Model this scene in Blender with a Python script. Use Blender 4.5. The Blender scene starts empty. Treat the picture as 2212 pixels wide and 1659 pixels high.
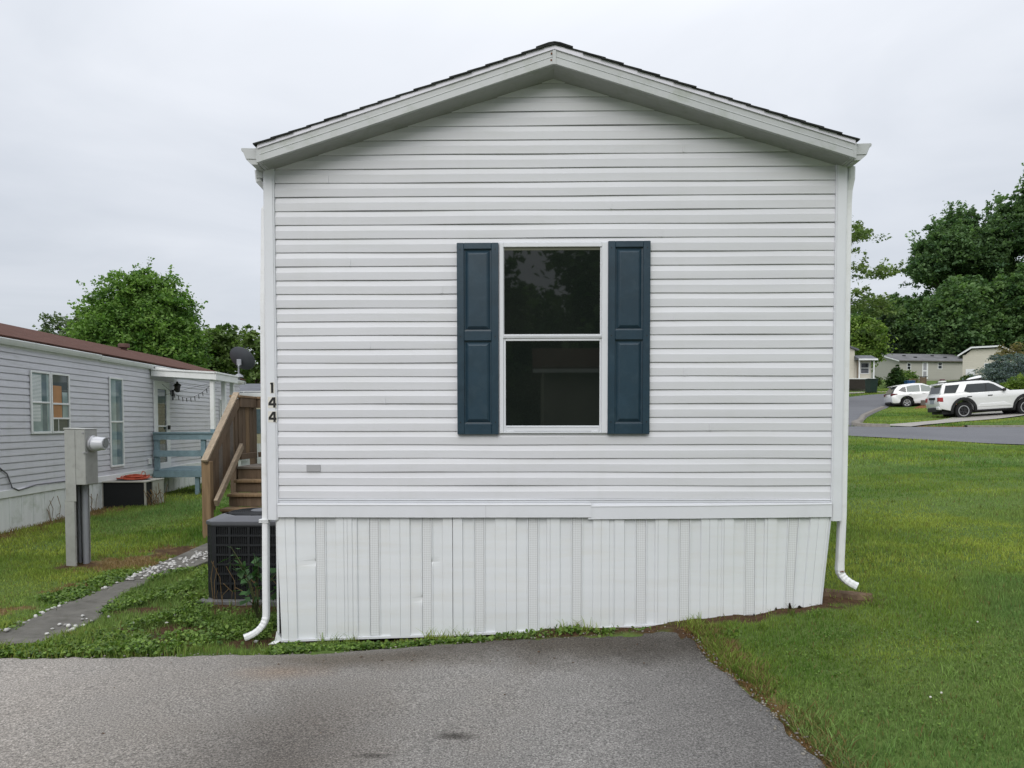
import bpy, math, random
import numpy as np
from mathutils import Vector, Matrix
R = math.radians
sc = bpy.context.scene
col = sc.collection

# ------------------------------------------------------------------ camera
yaw, pitch, roll = .017647, -.0397916, -.0011561
cy_, sy_, cp_, sp_ = math.cos(yaw), math.sin(yaw), math.cos(pitch), math.sin(pitch)
fw = Vector((-sy_*cp_, cy_*cp_, sp_)); rt = Vector((cy_, sy_, 0)); up = rt.cross(fw)
rt, up = rt*math.cos(roll)+up*math.sin(roll), up*math.cos(roll)-rt*math.sin(roll)
cam = bpy.data.cameras.new("camera"); camo = bpy.data.objects.new("camera", cam); col.objects.link(camo)
camo.matrix_world = Matrix(((rt.x, up.x, -fw.x, -.20725), (rt.y, up.y, -fw.y, -5.52256), (rt.z, up.z, -fw.z, 1.6), (0, 0, 0, 1)))
cam.sensor_width = 36; cam.lens = 36*1600/2212; cam.shift_y = 145.51/2212
cam.clip_start = .05; cam.clip_end = 2000
sc.camera = camo

# ------------------------------------------------------------------ sky and sun (overcast)
SUN_EL, SUN_AZ = R(38), R(192)          # azimuth measured clockwise from +y
w = bpy.data.worlds.new("World"); sc.world = w; w.use_nodes = True
nt = w.node_tree; nt.nodes.clear()
N = nt.nodes.new; L = nt.links.new
out = N("ShaderNodeOutputWorld"); mixs = N("ShaderNodeMixShader"); b1 = N("ShaderNodeBackground"); b2 = N("ShaderNodeBackground")
sky = N("ShaderNodeTexSky"); sky.sky_type = 'NISHITA'; sky.sun_disc = False; sky.sun_elevation = SUN_EL; sky.sun_rotation = SUN_AZ
L(sky.outputs[0], b1.inputs[0]); b1.inputs[1].default_value = .1
tc = N("ShaderNodeTexCoord"); sep = N("ShaderNodeSeparateXYZ"); L(tc.outputs['Generated'], sep.inputs[0])
zz = N("ShaderNodeMath"); zz.operation = 'ADD'; zz.inputs[1].default_value = .12; L(sep.outputs[2], zz.inputs[0])
zm = N("ShaderNodeMath"); zm.operation = 'MAXIMUM'; zm.inputs[1].default_value = .05; L(zz.outputs[0], zm.inputs[0])
dv = N("ShaderNodeVectorMath"); dv.operation = 'DIVIDE'; cmb = N("ShaderNodeCombineXYZ")
for i in range(3): L(zm.outputs[0], cmb.inputs[i])
L(tc.outputs['Generated'], dv.inputs[0]); L(cmb.outputs[0], dv.inputs[1])
no = N("ShaderNodeTexNoise"); no.inputs['Scale'].default_value = .9; no.inputs['Detail'].default_value = 5; no.inputs['Roughness'].default_value = .5
no.inputs['Distortion'].default_value = .6
L(dv.outputs[0], no.inputs['Vector'])
cr = N("ShaderNodeValToRGB"); e = cr.color_ramp.elements
e[0].position = .3; e[0].color = (.80, .83, .87, 1); e[1].position = .72; e[1].color = (1.03, 1.04, 1.06, 1)
L(no.outputs[0], cr.inputs[0])
el = N("ShaderNodeValToRGB"); q = el.color_ramp.elements      # overcast skies are brighter towards the zenith
q[0].position = 0; q[0].color = (.66, .68, .71, 1); q[1].position = 1; q[1].color = (1.95, 1.98, 2.02, 1)
for p_, c_ in ((.12, (.73, .755, .795)), (.25, (.80, .825, .87)), (.45, (.95, .97, 1.01))):
    a_ = q.new(p_); a_.color = (*c_, 1)
L(sep.outputs[2], el.inputs[0])
mu = N("ShaderNodeMix"); mu.data_type = 'RGBA'; mu.blend_type = 'MULTIPLY'; mu.inputs[0].default_value = 1
L(cr.outputs[0], mu.inputs[6]); L(el.outputs[0], mu.inputs[7]); L(mu.outputs[2], b2.inputs[0]); b2.inputs[1].default_value = 1.0
mixs.inputs[0].default_value = .93
L(b1.outputs[0], mixs.inputs[1]); L(b2.outputs[0], mixs.inputs[2]); L(mixs.outputs[0], out.inputs[0])
sun = bpy.data.lights.new("sun", 'SUN'); sun.energy = 1.5; sun.angle = R(40); sun.color = (1, .965, .92)
suno = bpy.data.objects.new("sun", sun); col.objects.link(suno)
sd = Vector((math.sin(SUN_AZ)*math.cos(SUN_EL), math.cos(SUN_AZ)*math.cos(SUN_EL), math.sin(SUN_EL)))
suno.rotation_euler = sd.to_track_quat('Z', 'Y').to_euler()
vs = sc.view_settings; vs.view_transform = 'Standard'; vs.look = 'None'; vs.exposure = 0; vs.gamma = 1; vs.use_curve_mapping = False
sc.render.engine = 'CYCLES'
sc.cycles.max_bounces = 6; sc.cycles.diffuse_bounces = 3; sc.cycles.glossy_bounces = 3; sc.cycles.transparent_max_bounces = 6

# ------------------------------------------------------------------ object helpers
def tag(o, label=None, cat=None, group=None, kind=None):
    if label: o['label'] = label
    if cat: o['category'] = cat
    if group: o['group'] = group
    if kind: o['kind'] = kind
    return o
def empty(name, loc, rz, label, cat, group=None):
    o = bpy.data.objects.new(name, None); o.location = loc; o.rotation_euler = (0, 0, rz)
    o.empty_display_size = .2; col.objects.link(o)
    return tag(o, label, cat, group)
def np_mesh(name, V, Q=None, T=None, mat=None, parent=None, colr=None, smooth=False):
    me = bpy.data.meshes.new(name); V = np.asarray(V, np.float32).reshape(-1, 3)
    idx = []; starts = []; s = 0
    for F, k in ((Q, 4), (T, 3)):
        if F is not None and len(F):
            F = np.asarray(F, np.int32).reshape(-1, k); idx.append(F.ravel()); starts.append(s+np.arange(len(F))*k); s += F.size
    idx = np.concatenate(idx); starts = np.concatenate(starts)
    me.vertices.add(len(V)); me.vertices.foreach_set("co", V.ravel())
    me.loops.add(len(idx)); me.loops.foreach_set("vertex_index", idx.astype(np.int32))
    me.polygons.add(len(starts)); me.polygons.foreach_set("loop_start", starts.astype(np.int32))
    if smooth: me.polygons.foreach_set("use_smooth", np.ones(len(starts), bool))
    me.update(calc_edges=True)
    if colr is not None:
        a = me.color_attributes.new("Col", 'FLOAT_COLOR', 'POINT')
        c4 = np.ones((len(V), 4), np.float32); c4[:, :3] = colr; a.data.foreach_set("color", c4.ravel())
    if mat: me.materials.append(mat)
    o = bpy.data.objects.new(name, me); col.objects.link(o)
    if parent: o.parent = parent
    return o
class MB:
    """collects shapes, then links them as one mesh object"""
    def __init__(s): s.v = []; s.f = []
    def add(s, V, F):
        n = len(s.v); s.v += [tuple(p) for p in V]; s.f += [tuple(n+i for i in f) for f in F]; return s
    def box(s, a, b, M=None):
        (x0, y0, z0), (x1, y1, z1) = a, b
        V = [(x0, y0, z0), (x1, y0, z0), (x1, y1, z0), (x0, y1, z0), (x0, y0, z1), (x1, y0, z1), (x1, y1, z1), (x0, y1, z1)]
        if M: V = [M @ Vector(p) for p in V]
        return s.add(V, [(0, 3, 2, 1), (4, 5, 6, 7), (0, 1, 5, 4), (1, 2, 6, 5), (2, 3, 7, 6), (3, 0, 4, 7)])
    def prism(s, poly, d, axis='y', y0=0):
        """2-D outline extruded: axis 'y' -> outline in (x,z); 'x' -> (y,z); 'z' -> (x,y)"""
        f = {'y': lambda p, t: (p[0], t, p[1]), 'x': lambda p, t: (t, p[0], p[1]), 'z': lambda p, t: (p[0], p[1], t)}[axis]
        n = len(poly); V = [f(p, y0) for p in poly]+[f(p, y0+d) for p in poly]
        return s.add(V, [tuple(range(n)), tuple(range(2*n-1, n-1, -1))]+[(i, i+n, (i+1) % n+n, (i+1) % n) for i in range(n)])
    def bar(s, p, q, w, h, upv=(0, 0, 1)):
        p, q = Vector(p), Vector(q); d = q-p; l = d.length; d.normalize(); sd_ = d.cross(Vector(upv))
        if sd_.length < 1e-4: sd_ = d.cross(Vector((1, 0, 0)))
        sd_.normalize(); u_ = sd_.cross(d)
        V = [p+sd_*a*w/2+u_*b*h/2+d*t*l for t in (0, 1) for a, b in ((-1, -1), (1, -1), (1, 1), (-1, 1))]
        return s.add(V, [(3, 2, 1, 0), (4, 5, 6, 7), (0, 1, 5, 4), (1, 2, 6, 5), (2, 3, 7, 6), (3, 0, 4, 7)])
    def tube(s, pts, rad, n=8, cap=True):
        pts = [Vector(p) for p in pts]; rad = rad if hasattr(rad, '__len__') else [rad]*len(pts); V = []; F = []
        for i, p in enumerate(pts):
            d = (pts[min(i+1, len(pts)-1)]-pts[max(i-1, 0)]).normalized()
            a = d.cross(Vector((0, 0, 1)))
            if a.length < .05: a = d.cross(Vector((1, 0, 0)))
            a.normalize(); b = d.cross(a)
            V += [p+(a*math.cos(2*math.pi*k/n)+b*math.sin(2*math.pi*k/n))*rad[i] for k in range(n)]
        for i in range(len(pts)-1):
            for k in range(n): F.append((i*n+k, i*n+(k+1) % n, (i+1)*n+(k+1) % n, (i+1)*n+k))
        if cap: F += [tuple(range(n-1, -1, -1)), tuple((len(pts)-1)*n+k for k in range(n))]
        return s.add(V, F)
    def lathe(s, prof, c, axis=(0, 0, 1), n=24, cap=True):
        """prof: (radius, height) pairs around an axis through c"""
        ax = Vector(axis).normalized(); a = ax.cross(Vector((0, 1, 0)))
        if a.length < .05: a = ax.cross(Vector((1, 0, 0)))
        a.normalize(); b = ax.cross(a); c = Vector(c)
        V = [c+ax*h+(a*math.cos(2*math.pi*k/n)+b*math.sin(2*math.pi*k/n))*r for r, h in prof for k in range(n)]
        F = [(i*n+k, i*n+(k+1) % n, (i+1)*n+(k+1) % n, (i+1)*n+k) for i in range(len(prof)-1) for k in range(n)]
        if cap: F += [tuple(range(n-1, -1, -1)), tuple((len(prof)-1)*n+k for k in range(n))]
        return s.add(V, F)
    def grid(s, rows):
        n = len(rows[0]); V = [p for r_ in rows for p in r_]
        return s.add(V, [(i*n+j, i*n+j+1, (i+1)*n+j+1, (i+1)*n+j) for i in range(len(rows)-1) for j in range(n-1)])
    def build(s, name, mat, parent=None, smooth=False, bevel=0, seg=1, angle=35):
        me = bpy.data.meshes.new(name); me.from_pydata([tuple(v) for v in s.v], [], s.f)
        import bmesh
        bm = bmesh.new(); bm.from_mesh(me); bmesh.ops.recalc_face_normals(bm, faces=bm.faces)
        if bevel:
            ed = [e_ for e_ in bm.edges if len(e_.link_faces) == 2 and e_.calc_face_angle(0) > R(angle)]
            bmesh.ops.bevel(bm, geom=ed, offset=bevel, segments=seg, profile=.5, affect='EDGES', clamp_overlap=True)
        if smooth:
            for f_ in bm.faces: f_.smooth = True
            for e_ in bm.edges:
                if len(e_.link_faces) == 2 and e_.calc_face_angle(0) > R(40): e_.smooth = False
        bm.to_mesh(me); bm.free(); me.materials.append(mat)
        o = bpy.data.objects.new(name, me); col.objects.link(o)
        if parent: o.parent = parent
        return o
def copy_tree(o, parent=None):
    c = o.copy(); col.objects.link(c); c.parent = parent
    for ch in list(o.children): copy_tree(ch, c)
    return c

# ------------------------------------------------------------------ material helpers
class NT:
    def __init__(s, name):
        s.m = bpy.data.materials.new(name); s.m.use_nodes = True; s.t = s.m.node_tree
        s.b = s.t.nodes['Principled BSDF']; s.tc = s.t.nodes.new("ShaderNodeTexCoord")
    def n(s, ty, **k):
        x = s.t.nodes.new(ty)
        for a, b in k.items(): setattr(x, a, b)
        return x
    def l(s, a, b): s.t.links.new(a, b)
    def put(s, inp, v):
        if isinstance(v, bpy.types.NodeSocket): s.l(v, inp)
        elif isinstance(v, (tuple, list)) and len(v) == 3 and inp.type == 'RGBA': inp.default_value = (*v, 1)
        else: inp.default_value = v
    def noise(s, scale, detail=4, rough=.55, dist=0, stretch=None):
        x = s.n("ShaderNodeTexNoise"); x.inputs['Scale'].default_value = scale; x.inputs['Detail'].default_value = detail
        x.inputs['Roughness'].default_value = rough; x.inputs['Distortion'].default_value = dist
        v = s.tc.outputs['Object']
        if stretch:
            mp = s.n("ShaderNodeMapping"); mp.inputs['Scale'].default_value = stretch; s.l(v, mp.inputs[0]); v = mp.outputs[0]
        s.l(v, x.inputs['Vector']); return x.outputs[0]
    def ramp(s, f, *stops):
        x = s.n("ShaderNodeValToRGB"); e_ = x.color_ramp.elements
        while len(e_) < len(stops): e_.new(.5)
        for a, (p, c) in zip(e_, stops):
            a.position = p; a.color = (*(c if hasattr(c, '__len__') else (c, c, c)), 1)
        s.l(f, x.inputs[0]); return x.outputs[0]
    def mix(s, f, a, b, mode='MIX'):
        x = s.n("ShaderNodeMix", data_type='RGBA', blend_type=mode)
        s.put(x.inputs[0], f); s.put(x.inputs[6], a); s.put(x.inputs[7], b); return x.outputs[2]
    def math(s, op, a, b=0):
        x = s.n("ShaderNodeMath", operation=op); s.put(x.inputs[0], a); s.put(x.inputs[1], b); return x.outputs[0]
    def blob(s, c, r, soft=.5, nz=None, sy=1):
        """1 inside an irregular patch round world point c, 0 outside"""
        mp = s.n("ShaderNodeMapping", vector_type='POINT'); mp.inputs['Location'].default_value = (-c[0]/r, -c[1]*sy/r, 0)
        mp.inputs['Scale'].default_value = (1/r, sy/r, 0); s.l(s.tc.outputs['Object'], mp.inputs[0])
        ln = s.n("ShaderNodeVectorMath", operation='LENGTH'); s.l(mp.outputs[0], ln.inputs[0]); d = ln.outputs['Value']
        if nz is not None: d = s.math('ADD', d, s.math('MULTIPLY', s.math('SUBTRACT', nz, .5), 1.4))
        mr = s.n("ShaderNodeMapRange"); s.l(d, mr.inputs[0]); mr.inputs[1].default_value = 1+soft; mr.inputs[2].default_value = 1-soft
        return mr.outputs[0]
    def bump(s, h, st, dist=.01):
        x = s.n("ShaderNodeBump"); x.inputs['Strength'].default_value = st; x.inputs['Distance'].default_value = dist
        s.l(h, x.inputs['Height']); s.l(x.outputs[0], s.b.inputs['Normal'])
    def fin(s, base, rough=.6, spec=.5, metal=0, coat=0):
        s.put(s.b.inputs['Base Color'], base); s.put(s.b.inputs['Roughness'], rough)
        s.b.inputs['Specular IOR Level'].default_value = spec; s.b.inputs['Metallic'].default_value = metal
        s.b.inputs['Coat Weight'].default_value = coat; return s.m
def simple(name, c, rough=.55, var=.12, scale=4, spec=.4, metal=0, bump=0, bscale=60, dirt=None, damt=.5, stretch=None, coat=0):
    t = NT(name); n1 = t.noise(scale, 5, .6, stretch=stretch)
    a = tuple(x*(1-var) for x in c); b = tuple(min(1, x*(1+var)) for x in c)
    base = t.ramp(n1, (.3, a), (.7, b))
    if dirt:
        d = t.ramp(t.noise(scale*2.3, 6, .7, .5), (.5, 0), (.78, 1))
        base = t.mix(t.math('MULTIPLY', d, damt), base, dirt)
    if bump: t.bump(t.noise(bscale, 3, stretch=stretch), bump)
    return t.fin(base, rough, spec, metal, coat)
def attr_mat(name, trans=.25, rough=.6, spec=.25):
    t = NT(name); a = t.n("ShaderNodeAttribute", attribute_name="Col")
    t.fin(a.outputs['Color'], rough, spec)
    tr = t.n("ShaderNodeBsdfTranslucent"); t.l(t.mix(1, a.outputs['Color'], (1.0, 1.15, .6), 'MULTIPLY'), tr.inputs[0])
    mx = t.n("ShaderNodeMixShader"); mx.inputs[0].default_value = trans
    t.l(t.b.outputs[0], mx.inputs[1]); t.l(tr.outputs[0], mx.inputs[2]); t.l(mx.outputs[0], t.t.nodes['Material Output'].inputs[0])
    return t.m
M = {}
def wood(name, c, var=.35, stretch=(30, 30, 2)):
    t = NT(name); g1 = t.noise(1.2, 6, .65, .4, stretch); g2 = t.noise(2.5, 4, .5)
    base = t.ramp(g1, (.28, tuple(x*(1-var) for x in c)), (.55, c), (.8, tuple(x*(1+var) for x in c)))
    base = t.mix(t.math('MULTIPLY', t.ramp(g2, (.45, 0), (.75, 1)), .5), base, (c[0]*.55, c[1]*.6, c[2]*.65))
    t.bump(g1, .25, .004); return t.fin(base, .8, .2)
def siding_white(name, c, grime=(.42, .44, .36), amt=.18):
    t = NT(name); n1 = t.noise(1.1, 4); n2 = t.noise(7, 5, .65, 0, (.25, .25, 2)); n3 = t.noise(160, 2)
    base = t.ramp(n1, (.3, tuple(x*.96 for x in c)), (.7, c))
    base = t.mix(1, base, t.ramp(t.noise(1, 1, .5, 0, (.28, .28, 9.84)), (.38, .955), (.62, 1.0)), 'MULTIPLY')
    base = t.mix(t.math('MULTIPLY', t.ramp(n2, (.48, 0), (.8, 1)), amt), base, grime)
    base = t.mix(t.math('MULTIPLY', t.ramp(t.noise(1, 5, .6, 0, (9, 9, .5)), (.52, 0), (.75, 1)), amt*.35), base, grime)
    sp = t.ramp(t.noise(55, 2, .5), (.74, 0), (.78, 1)); base = t.mix(t.math('MULTIPLY', sp, .12), base, (.2, .2, .17))
    t.bump(n3, .05, .002); return t.fin(base, .42, .35)

# ------------------------------------------------------------------ terrain height
GP=np.array([(-2.06,0,-.085),(-2.05,-.2,-.07),(-1.0,-.1,-.035),(0.2,0,.045),(1.2,0,.13),(2.05,0,.245),(-3.76,-.64,0),(-2.07,-.43,-.035),(-.98,-.28,-.015),(.35,-.15,.03),(.9,-.12,.07),(1.0,-1,.03),(1.13,-2,.03),
(-2,-3,0),(-6,-3,0),(0,-5,0),(-6,-8,0),(0,-9,0),(1.15,-4,.03),(1.2,-7,.03),
(2.3,-.5,.23),(1.7,-1.2,.12),(2,-2,.13),(4,-2,.28),(4,-5,.25),(4,0,.40),(8,-3,.5),(3,3,.36),(2.4,2,.31),(6,6,.62),(8,12,.85),(10.3,19,1.09),(14.8,17,.85),
(13.9,26,1.475),(19.4,24,1.37),(21.2,31,1.73),(24,31,1.93),(26.3,46,2.53),(25.9,54.6,3.55),(29.4,58.5,4.0),(33,64,4.35),(42,72,4.85),(40,76,5.4),(45,85,6.55),(53,85,6.5),(41,85,6.84),
(-3,1,-.03),(-4.2,2.5,.0),(-5.2,2.6,.0),(-7.8,5,-.01),(-8.2,10.1,.03),(-4.6,5,.03),(-4,-.3,-.0),(-7,0,-.03),(-9,-1,-.05),(-9.2,17,.1),(-26,45,.3),(-43,65,.5),(0,18,.5),(0,40,1.6),(-15,30,.15),
(10,60,3.5),(0,100,5),(-60,100,1),(60,40,3.5),(60,0,1.5),(100,100,8.5),(0,-40,-.5),(-60,-20,-.5),(40,-30,.5),(0,200,8),(100,200,10),(-100,200,4),(-100,0,-.5),(120,0,2),(0,-100,-1),(-250,250,5),(250,250,12),(-250,-250,-2),(250,-250,0),(36,50,3.95),(60,85,7)],float)
def _phi(d2): return np.sqrt(d2+.25)
_n=len(GP);_A=np.zeros((_n+3,_n+3));_A[:_n,:_n]=_phi(((GP[:,None,:2]-GP[None,:,:2])**2).sum(-1))
_A[:_n,_n]=1;_A[:_n,_n+1:]=GP[:,:2];_A[_n:,:_n]=_A[:_n,_n:].T
_w=np.linalg.solve(_A,np.r_[GP[:,2],0,0,0])
def G(x,y):
    x=np.asarray(x,float);y=np.asarray(y,float);o=_w[_n]+_w[_n+1]*x+_w[_n+2]*y
    for i in range(_n): o=o+_w[i]*_phi((x-GP[i,0])**2+(y-GP[i,1])**2)
    return o
def g(x,y): return float(G(x,y))
def inside(px, py, poly):
    px = np.asarray(px, float); py = np.asarray(py, float); r = np.zeros(px.shape, bool); n = len(poly)
    for i in range(n):
        (x0, y0), (x1, y1) = poly[i], poly[(i+1) % n]
        if y0 == y1: continue
        c = ((y0 > py) != (y1 > py)) & (px < (x1-x0)*(py-y0)/(y1-y0)+x0); r ^= c
    return r
def vnoise(x, y, s, seed=0):
    """smooth pseudo noise in 0..1"""
    r_ = np.random.RandomState(seed); o = 0
    for k in range(7):
        a = r_.uniform(0, 2*np.pi); f = s*r_.uniform(.5, 1.7); o = o+np.sin((x*np.cos(a)+y*np.sin(a))*f+r_.uniform(0, 6.28))
    return np.clip(.5+o/7.0, 0, 1)
def seglen(pl, n):
    pl = np.array(pl, float); d = np.r_[0, np.cumsum(np.hypot(*np.diff(pl, axis=0).T))]; t = np.linspace(0, d[-1], n)
    return np.c_[np.interp(t, d, pl[:, 0]), np.interp(t, d, pl[:, 1])]

# outlines on the ground (x to the right, y away from the camera)
FAR_EDGE = [(-9, -.80), (-5, -.70), (-3.76, -.638), (-2.85, -.565), (-2.07, -.44), (-.98, -.29), (.35, -.155), (.86, -.10), (.95, -.2)]
R_EDGE = [(.95, -.2), (.985, -.4), (1.03, -.9), (1.09, -1.2), (1.115, -1.54), (1.13, -1.78), (1.15, -2.1), (1.16, -2.6), (1.2, -5), (1.25, -9)]
DRIVE = FAR_EDGE+R_EDGE[1:]+[(-9, -9)]
PATH_L = [(-4.20, -.42), (-4.15, .1), (-4.21, .45), (-4.25, .8), (-4.24, 1.2), (-4.25, 1.8), (-4.30, 2.5), (-4.32, 3.1), (-4.3, 4.4)]
PATH_R = [(-3.66, -.42), (-3.65, .1), (-3.70, .45), (-3.83, .8), (-3.93, 1.2), (-3.98, 1.8), (-3.85, 2.5), (-3.75, 3.1), (-3.7, 4.4)]
ROAD_N = [(-40, 30), (-10, 25.5), (2, 22), (8, 20.3), (10.5, 19.35), (11.4, 18.6), (12.8, 18.0), (15, 17.2), (22, 15), (40, 9), (80, -5)]
ROAD_F = [(-40, 38), (-10, 33), (2, 29), (6.5, 27.2), (10, 25.8), (13.5, 24.5), (14.2, 24.1), (16.3, 24.0), (19.4, 23.6), (24, 22.3), (42, 16.5), (82, 3)]
ST_L = [(5.5, 27.2), (9, 32), (14, 39.5), (19, 46.5), (25.7, 54.4), (27.9, 55.8), (30.6, 56.5), (36, 57), (60, 59)]
ST_R = [(13.3, 24.9), (13.95, 26.1), (15, 28.15), (17.9, 34), (21.1, 39.7), (24.65, 45.85), (27.5, 50.5), (33, 52.6), (44, 53.4), (62, 55)]
ROADP = ROAD_N+ROAD_F[::-1]; STP = ST_L+ST_R[::-1]; PATHP = PATH_L+PATH_R[::-1]

# ground sheet
def steps(fine0, fine1, d, far, k=1.12):
    a = list(np.arange(fine0, fine1, d)); s = d; x = a[-1]
    while x < far[1]: s *= k; x += s; a.append(x)
    s = d; x = a[0]; b = []
    while x > far[0]: s *= k; x -= s; b.append(x)
    return np.array(b[::-1]+a)
gx = steps(-6.2, 5.2, .055, (-420, 420), 1.085); gy = steps(-1.3, 3.4, .055, (-320, 620), 1.075)
XX, YY = np.meshgrid(gx, gy); ZZ = G(XX, YY)
near = np.exp(-((XX/12)**2+(YY/12)**2))
ZZ += near*((vnoise(XX, YY, 5.5, 3)-.5)*.035+(vnoise(XX, YY, 14, 4)-.5)*.02)
def shrink(x, y, poly, m):
    r = inside(x, y, poly)
    for dx, dy in ((m, 0), (-m, 0), (0, m), (0, -m)): r &= inside(x+dx, y+dy, poly)
    return r
ZZ = np.where(shrink(XX, YY, DRIVE, .09), ZZ-.06, ZZ)
ZZ = np.where(shrink(XX, YY, PATHP, .06), G(XX, YY)-.05, ZZ)
for P_ in (ROADP, STP): ZZ = np.where(shrink(XX, YY, P_, 1.3), ZZ-.3, ZZ)
dirt = np.zeros_like(XX); straw = np.zeros_like(XX)
def spot(a, c, rx, ry, amt=1, seed=1):
    d = np.hypot((XX-c[0])/rx, (YY-c[1])/ry)+(vnoise(XX, YY, 22, seed)-.5)*.9
    np.maximum(a, np.clip((1.15-d)/.35, 0, 1)*amt, out=a)
for c_, rx, ry in (((-3.0, .17), .40, .24), ((-3.5, .75), .2, .12), ((-2.75, -.2), .22, .08), ((-3.35, 1.3), .16, .16), ((-2.25, .0), .3, .14), ((2.2, .06), .24, .18), ((1.75, -.05), .55, .10), ((.98, -.2), .18, .10), ((-2.6, 1.0), .5, .3), ((-4.3, 3.5), .5, .35), ((-5.2, 2.6), .22, .22), ((.9, -.06), 1.1, .06), ((-.6, -.12), 1.6, .06)):
    spot(dirt, c_, rx, ry)
for c_, rx, ry in (((-4.72, 2.75), .55, .42), ((-4.35, 3.5), .6, .3), ((-4.75, .6), .35, .12), ((-4.5, 1.6), .25, .3), ((1.18, -1.2), .06, 1.5), ((1.22, -3), .06, 2), ((14.4, 24.1), .8, .3), ((16.5, 24.6), 1.6, .5), ((-7.6, 4), .35, 1.5), ((-7.7, 7.5), .3, 1.5)):
    spot(straw, c_, rx, ry, .9, 2)
dirt[(np.abs(XX) < 2.2) & (YY > .0) & (YY < 18)] = 1
t = NT("ground_soil_and_grass")
n1 = t.noise(.35, 4); n2 = t.noise(3, 6, .65); n3 = t.noise(28, 5, .7)
gbase = t.ramp(n1, (.3, (.066, .125, .024)), (.55, (.098, .150, .032)), (.75, (.125, .158, .040)))
gbase = t.mix(t.math('MULTIPLY', t.ramp(n2, (.4, 0), (.75, 1)), .5), gbase, (.09, .125, .036))
gbase = t.mix(.55, gbase, t.ramp(n3, (.25, (.035, .065, .016)), (.7, (.14, .20, .06))))
at = t.n("ShaderNodeAttribute", attribute_name="Col"); sp_ = t.n("ShaderNodeSeparateColor"); t.l(at.outputs['Color'], sp_.inputs[0])
dcol = t.ramp(n3, (.3, (.035, .022, .013)), (.7, (.11, .065, .036)))
scol = t.ramp(n3, (.3, (.10, .062, .028)), (.7, (.25, .17, .085)))
gbase = t.mix(sp_.outputs[1], gbase, scol); gbase = t.mix(sp_.outputs[0], gbase, dcol)
t.bump(n3, .6, .03); M['ground'] = t.fin(gbase, .95, .1)
nx, ny = len(gx), len(gy); ii = np.arange(nx*ny).reshape(ny, nx)
Qg = np.stack([ii[:-1, :-1], ii[:-1, 1:], ii[1:, 1:], ii[1:, :-1]], -1).reshape(-1, 4)
o = np_mesh("ground", np.stack([XX, YY, ZZ], -1), Qg, mat=M['ground'], colr=np.stack([dirt, straw, 0*dirt], -1).reshape(-1, 3), smooth=True)
tag(o, "sloping lawn ground running from the driveway up to the road", "ground", kind='structure')

# asphalt driveway
t = NT("worn_driveway_asphalt")
nz = t.noise(1.6, 5, .6); agg = t.noise(92, 3, .85); agg2 = t.noise(120, 2, .6); big = t.noise(.55, 4, .6)
base = t.ramp(big, (.28, (.215, .205, .193)), (.72, (.325, .310, .292)))
base = t.mix(t.blob((-4.2, -1.9), 2.6, .6, nz), base, (.37, .338, .305))
base = t.mix(.85, base, t.ramp(agg, (.34, .14), (.45, .55), (.55, .98), (.68, 1.9)), 'MULTIPLY')
fl = t.ramp(agg2, (.60, 0), (.68, 1)); base = t.mix(t.math('MULTIPLY', fl, .6), base, (.55, .53, .50))
for c_, r_, sf, sy_, am, dk in (((.15, -.30), 1.0, .6, 2.6, .95, (.34, .31, .27)), ((1.2, -1.7), .8, .7, .4, .9, (.52, .52, .53)), ((-1.35, -.62), .62, .6, 3, .8, (.50, .45, .38)), ((.95, -.45), .35, .6, 1, .8, (.45, .42, .38)),
                        ((-1.35, -2.05), .36, .7, .6, .75, (.50, .47, .45)), ((-1.7, -2.0), 1.0, .8, .9, .6, (.58, .57, .55)), ((-1.72, -.95), .2, .9, 2, .5, (1.0, .75, .55)), ((-.57, -1.85), .085, .7, 2.6, .8, (.2, .19, .18)), ((-.93, -2.08), .06, .7, 3, .7, (.25, .24, .23))):
    base = t.mix(t.math('MULTIPLY', t.blob(c_, r_, sf, nz, sy_), am), base, dk, 'MULTIPLY')
t.bump(agg, .55, .012); M['drive'] = t.fin(base, .9, .22)
rs = np.random.RandomState(5)
fe = np.array(FAR_EDGE[:-1]); re_ = np.array(R_EDGE)
rows = []
tt = np.concatenate([np.linspace(0, .75, 24), np.linspace(.77, 1, 60)])
for t_ in tt:
    row = []
    for s_ in np.concatenate([np.linspace(0, .4, 40), np.linspace(.41, 1, 150)]):
        y = -9*(1-t_)-.2*t_; xr = np.interp(y, re_[::-1, 1], re_[::-1, 0])+.014*math.sin(y*11)+.008*math.sin(y*29+1)
        x = -9+s_*(xr+9); yf = np.interp(x, fe[:, 0], fe[:, 1])+.012*math.sin(x*13)+.012*math.sin(x*31+2)+.008*math.sin(x*67)
        rnd = max(0, s_-.97)/.03; y = -9+(yf-.10*rnd**3+9)*t_
        row.append((x, y, 0))
    rows.append(row)
A = np.array(rows); A[:, :, 2] = G(A[:, :, 0], A[:, :, 1])+.014
edge_drop = np.zeros(A.shape[:2]); edge_drop[-1, :] = .02; edge_drop[:, -1] = .02; A[:, :, 2] -= edge_drop
ii = np.arange(A.shape[0]*A.shape[1]).reshape(A.shape[:2])
o = np_mesh("driveway", A.reshape(-1, 3), np.stack([ii[:-1, :-1], ii[:-1, 1:], ii[1:, 1:], ii[1:, :-1]], -1), mat=M['drive'], smooth=True)
tag(o, "worn grey asphalt driveway with dark stains in front of the white mobile home", "driveway", kind='structure')

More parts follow.
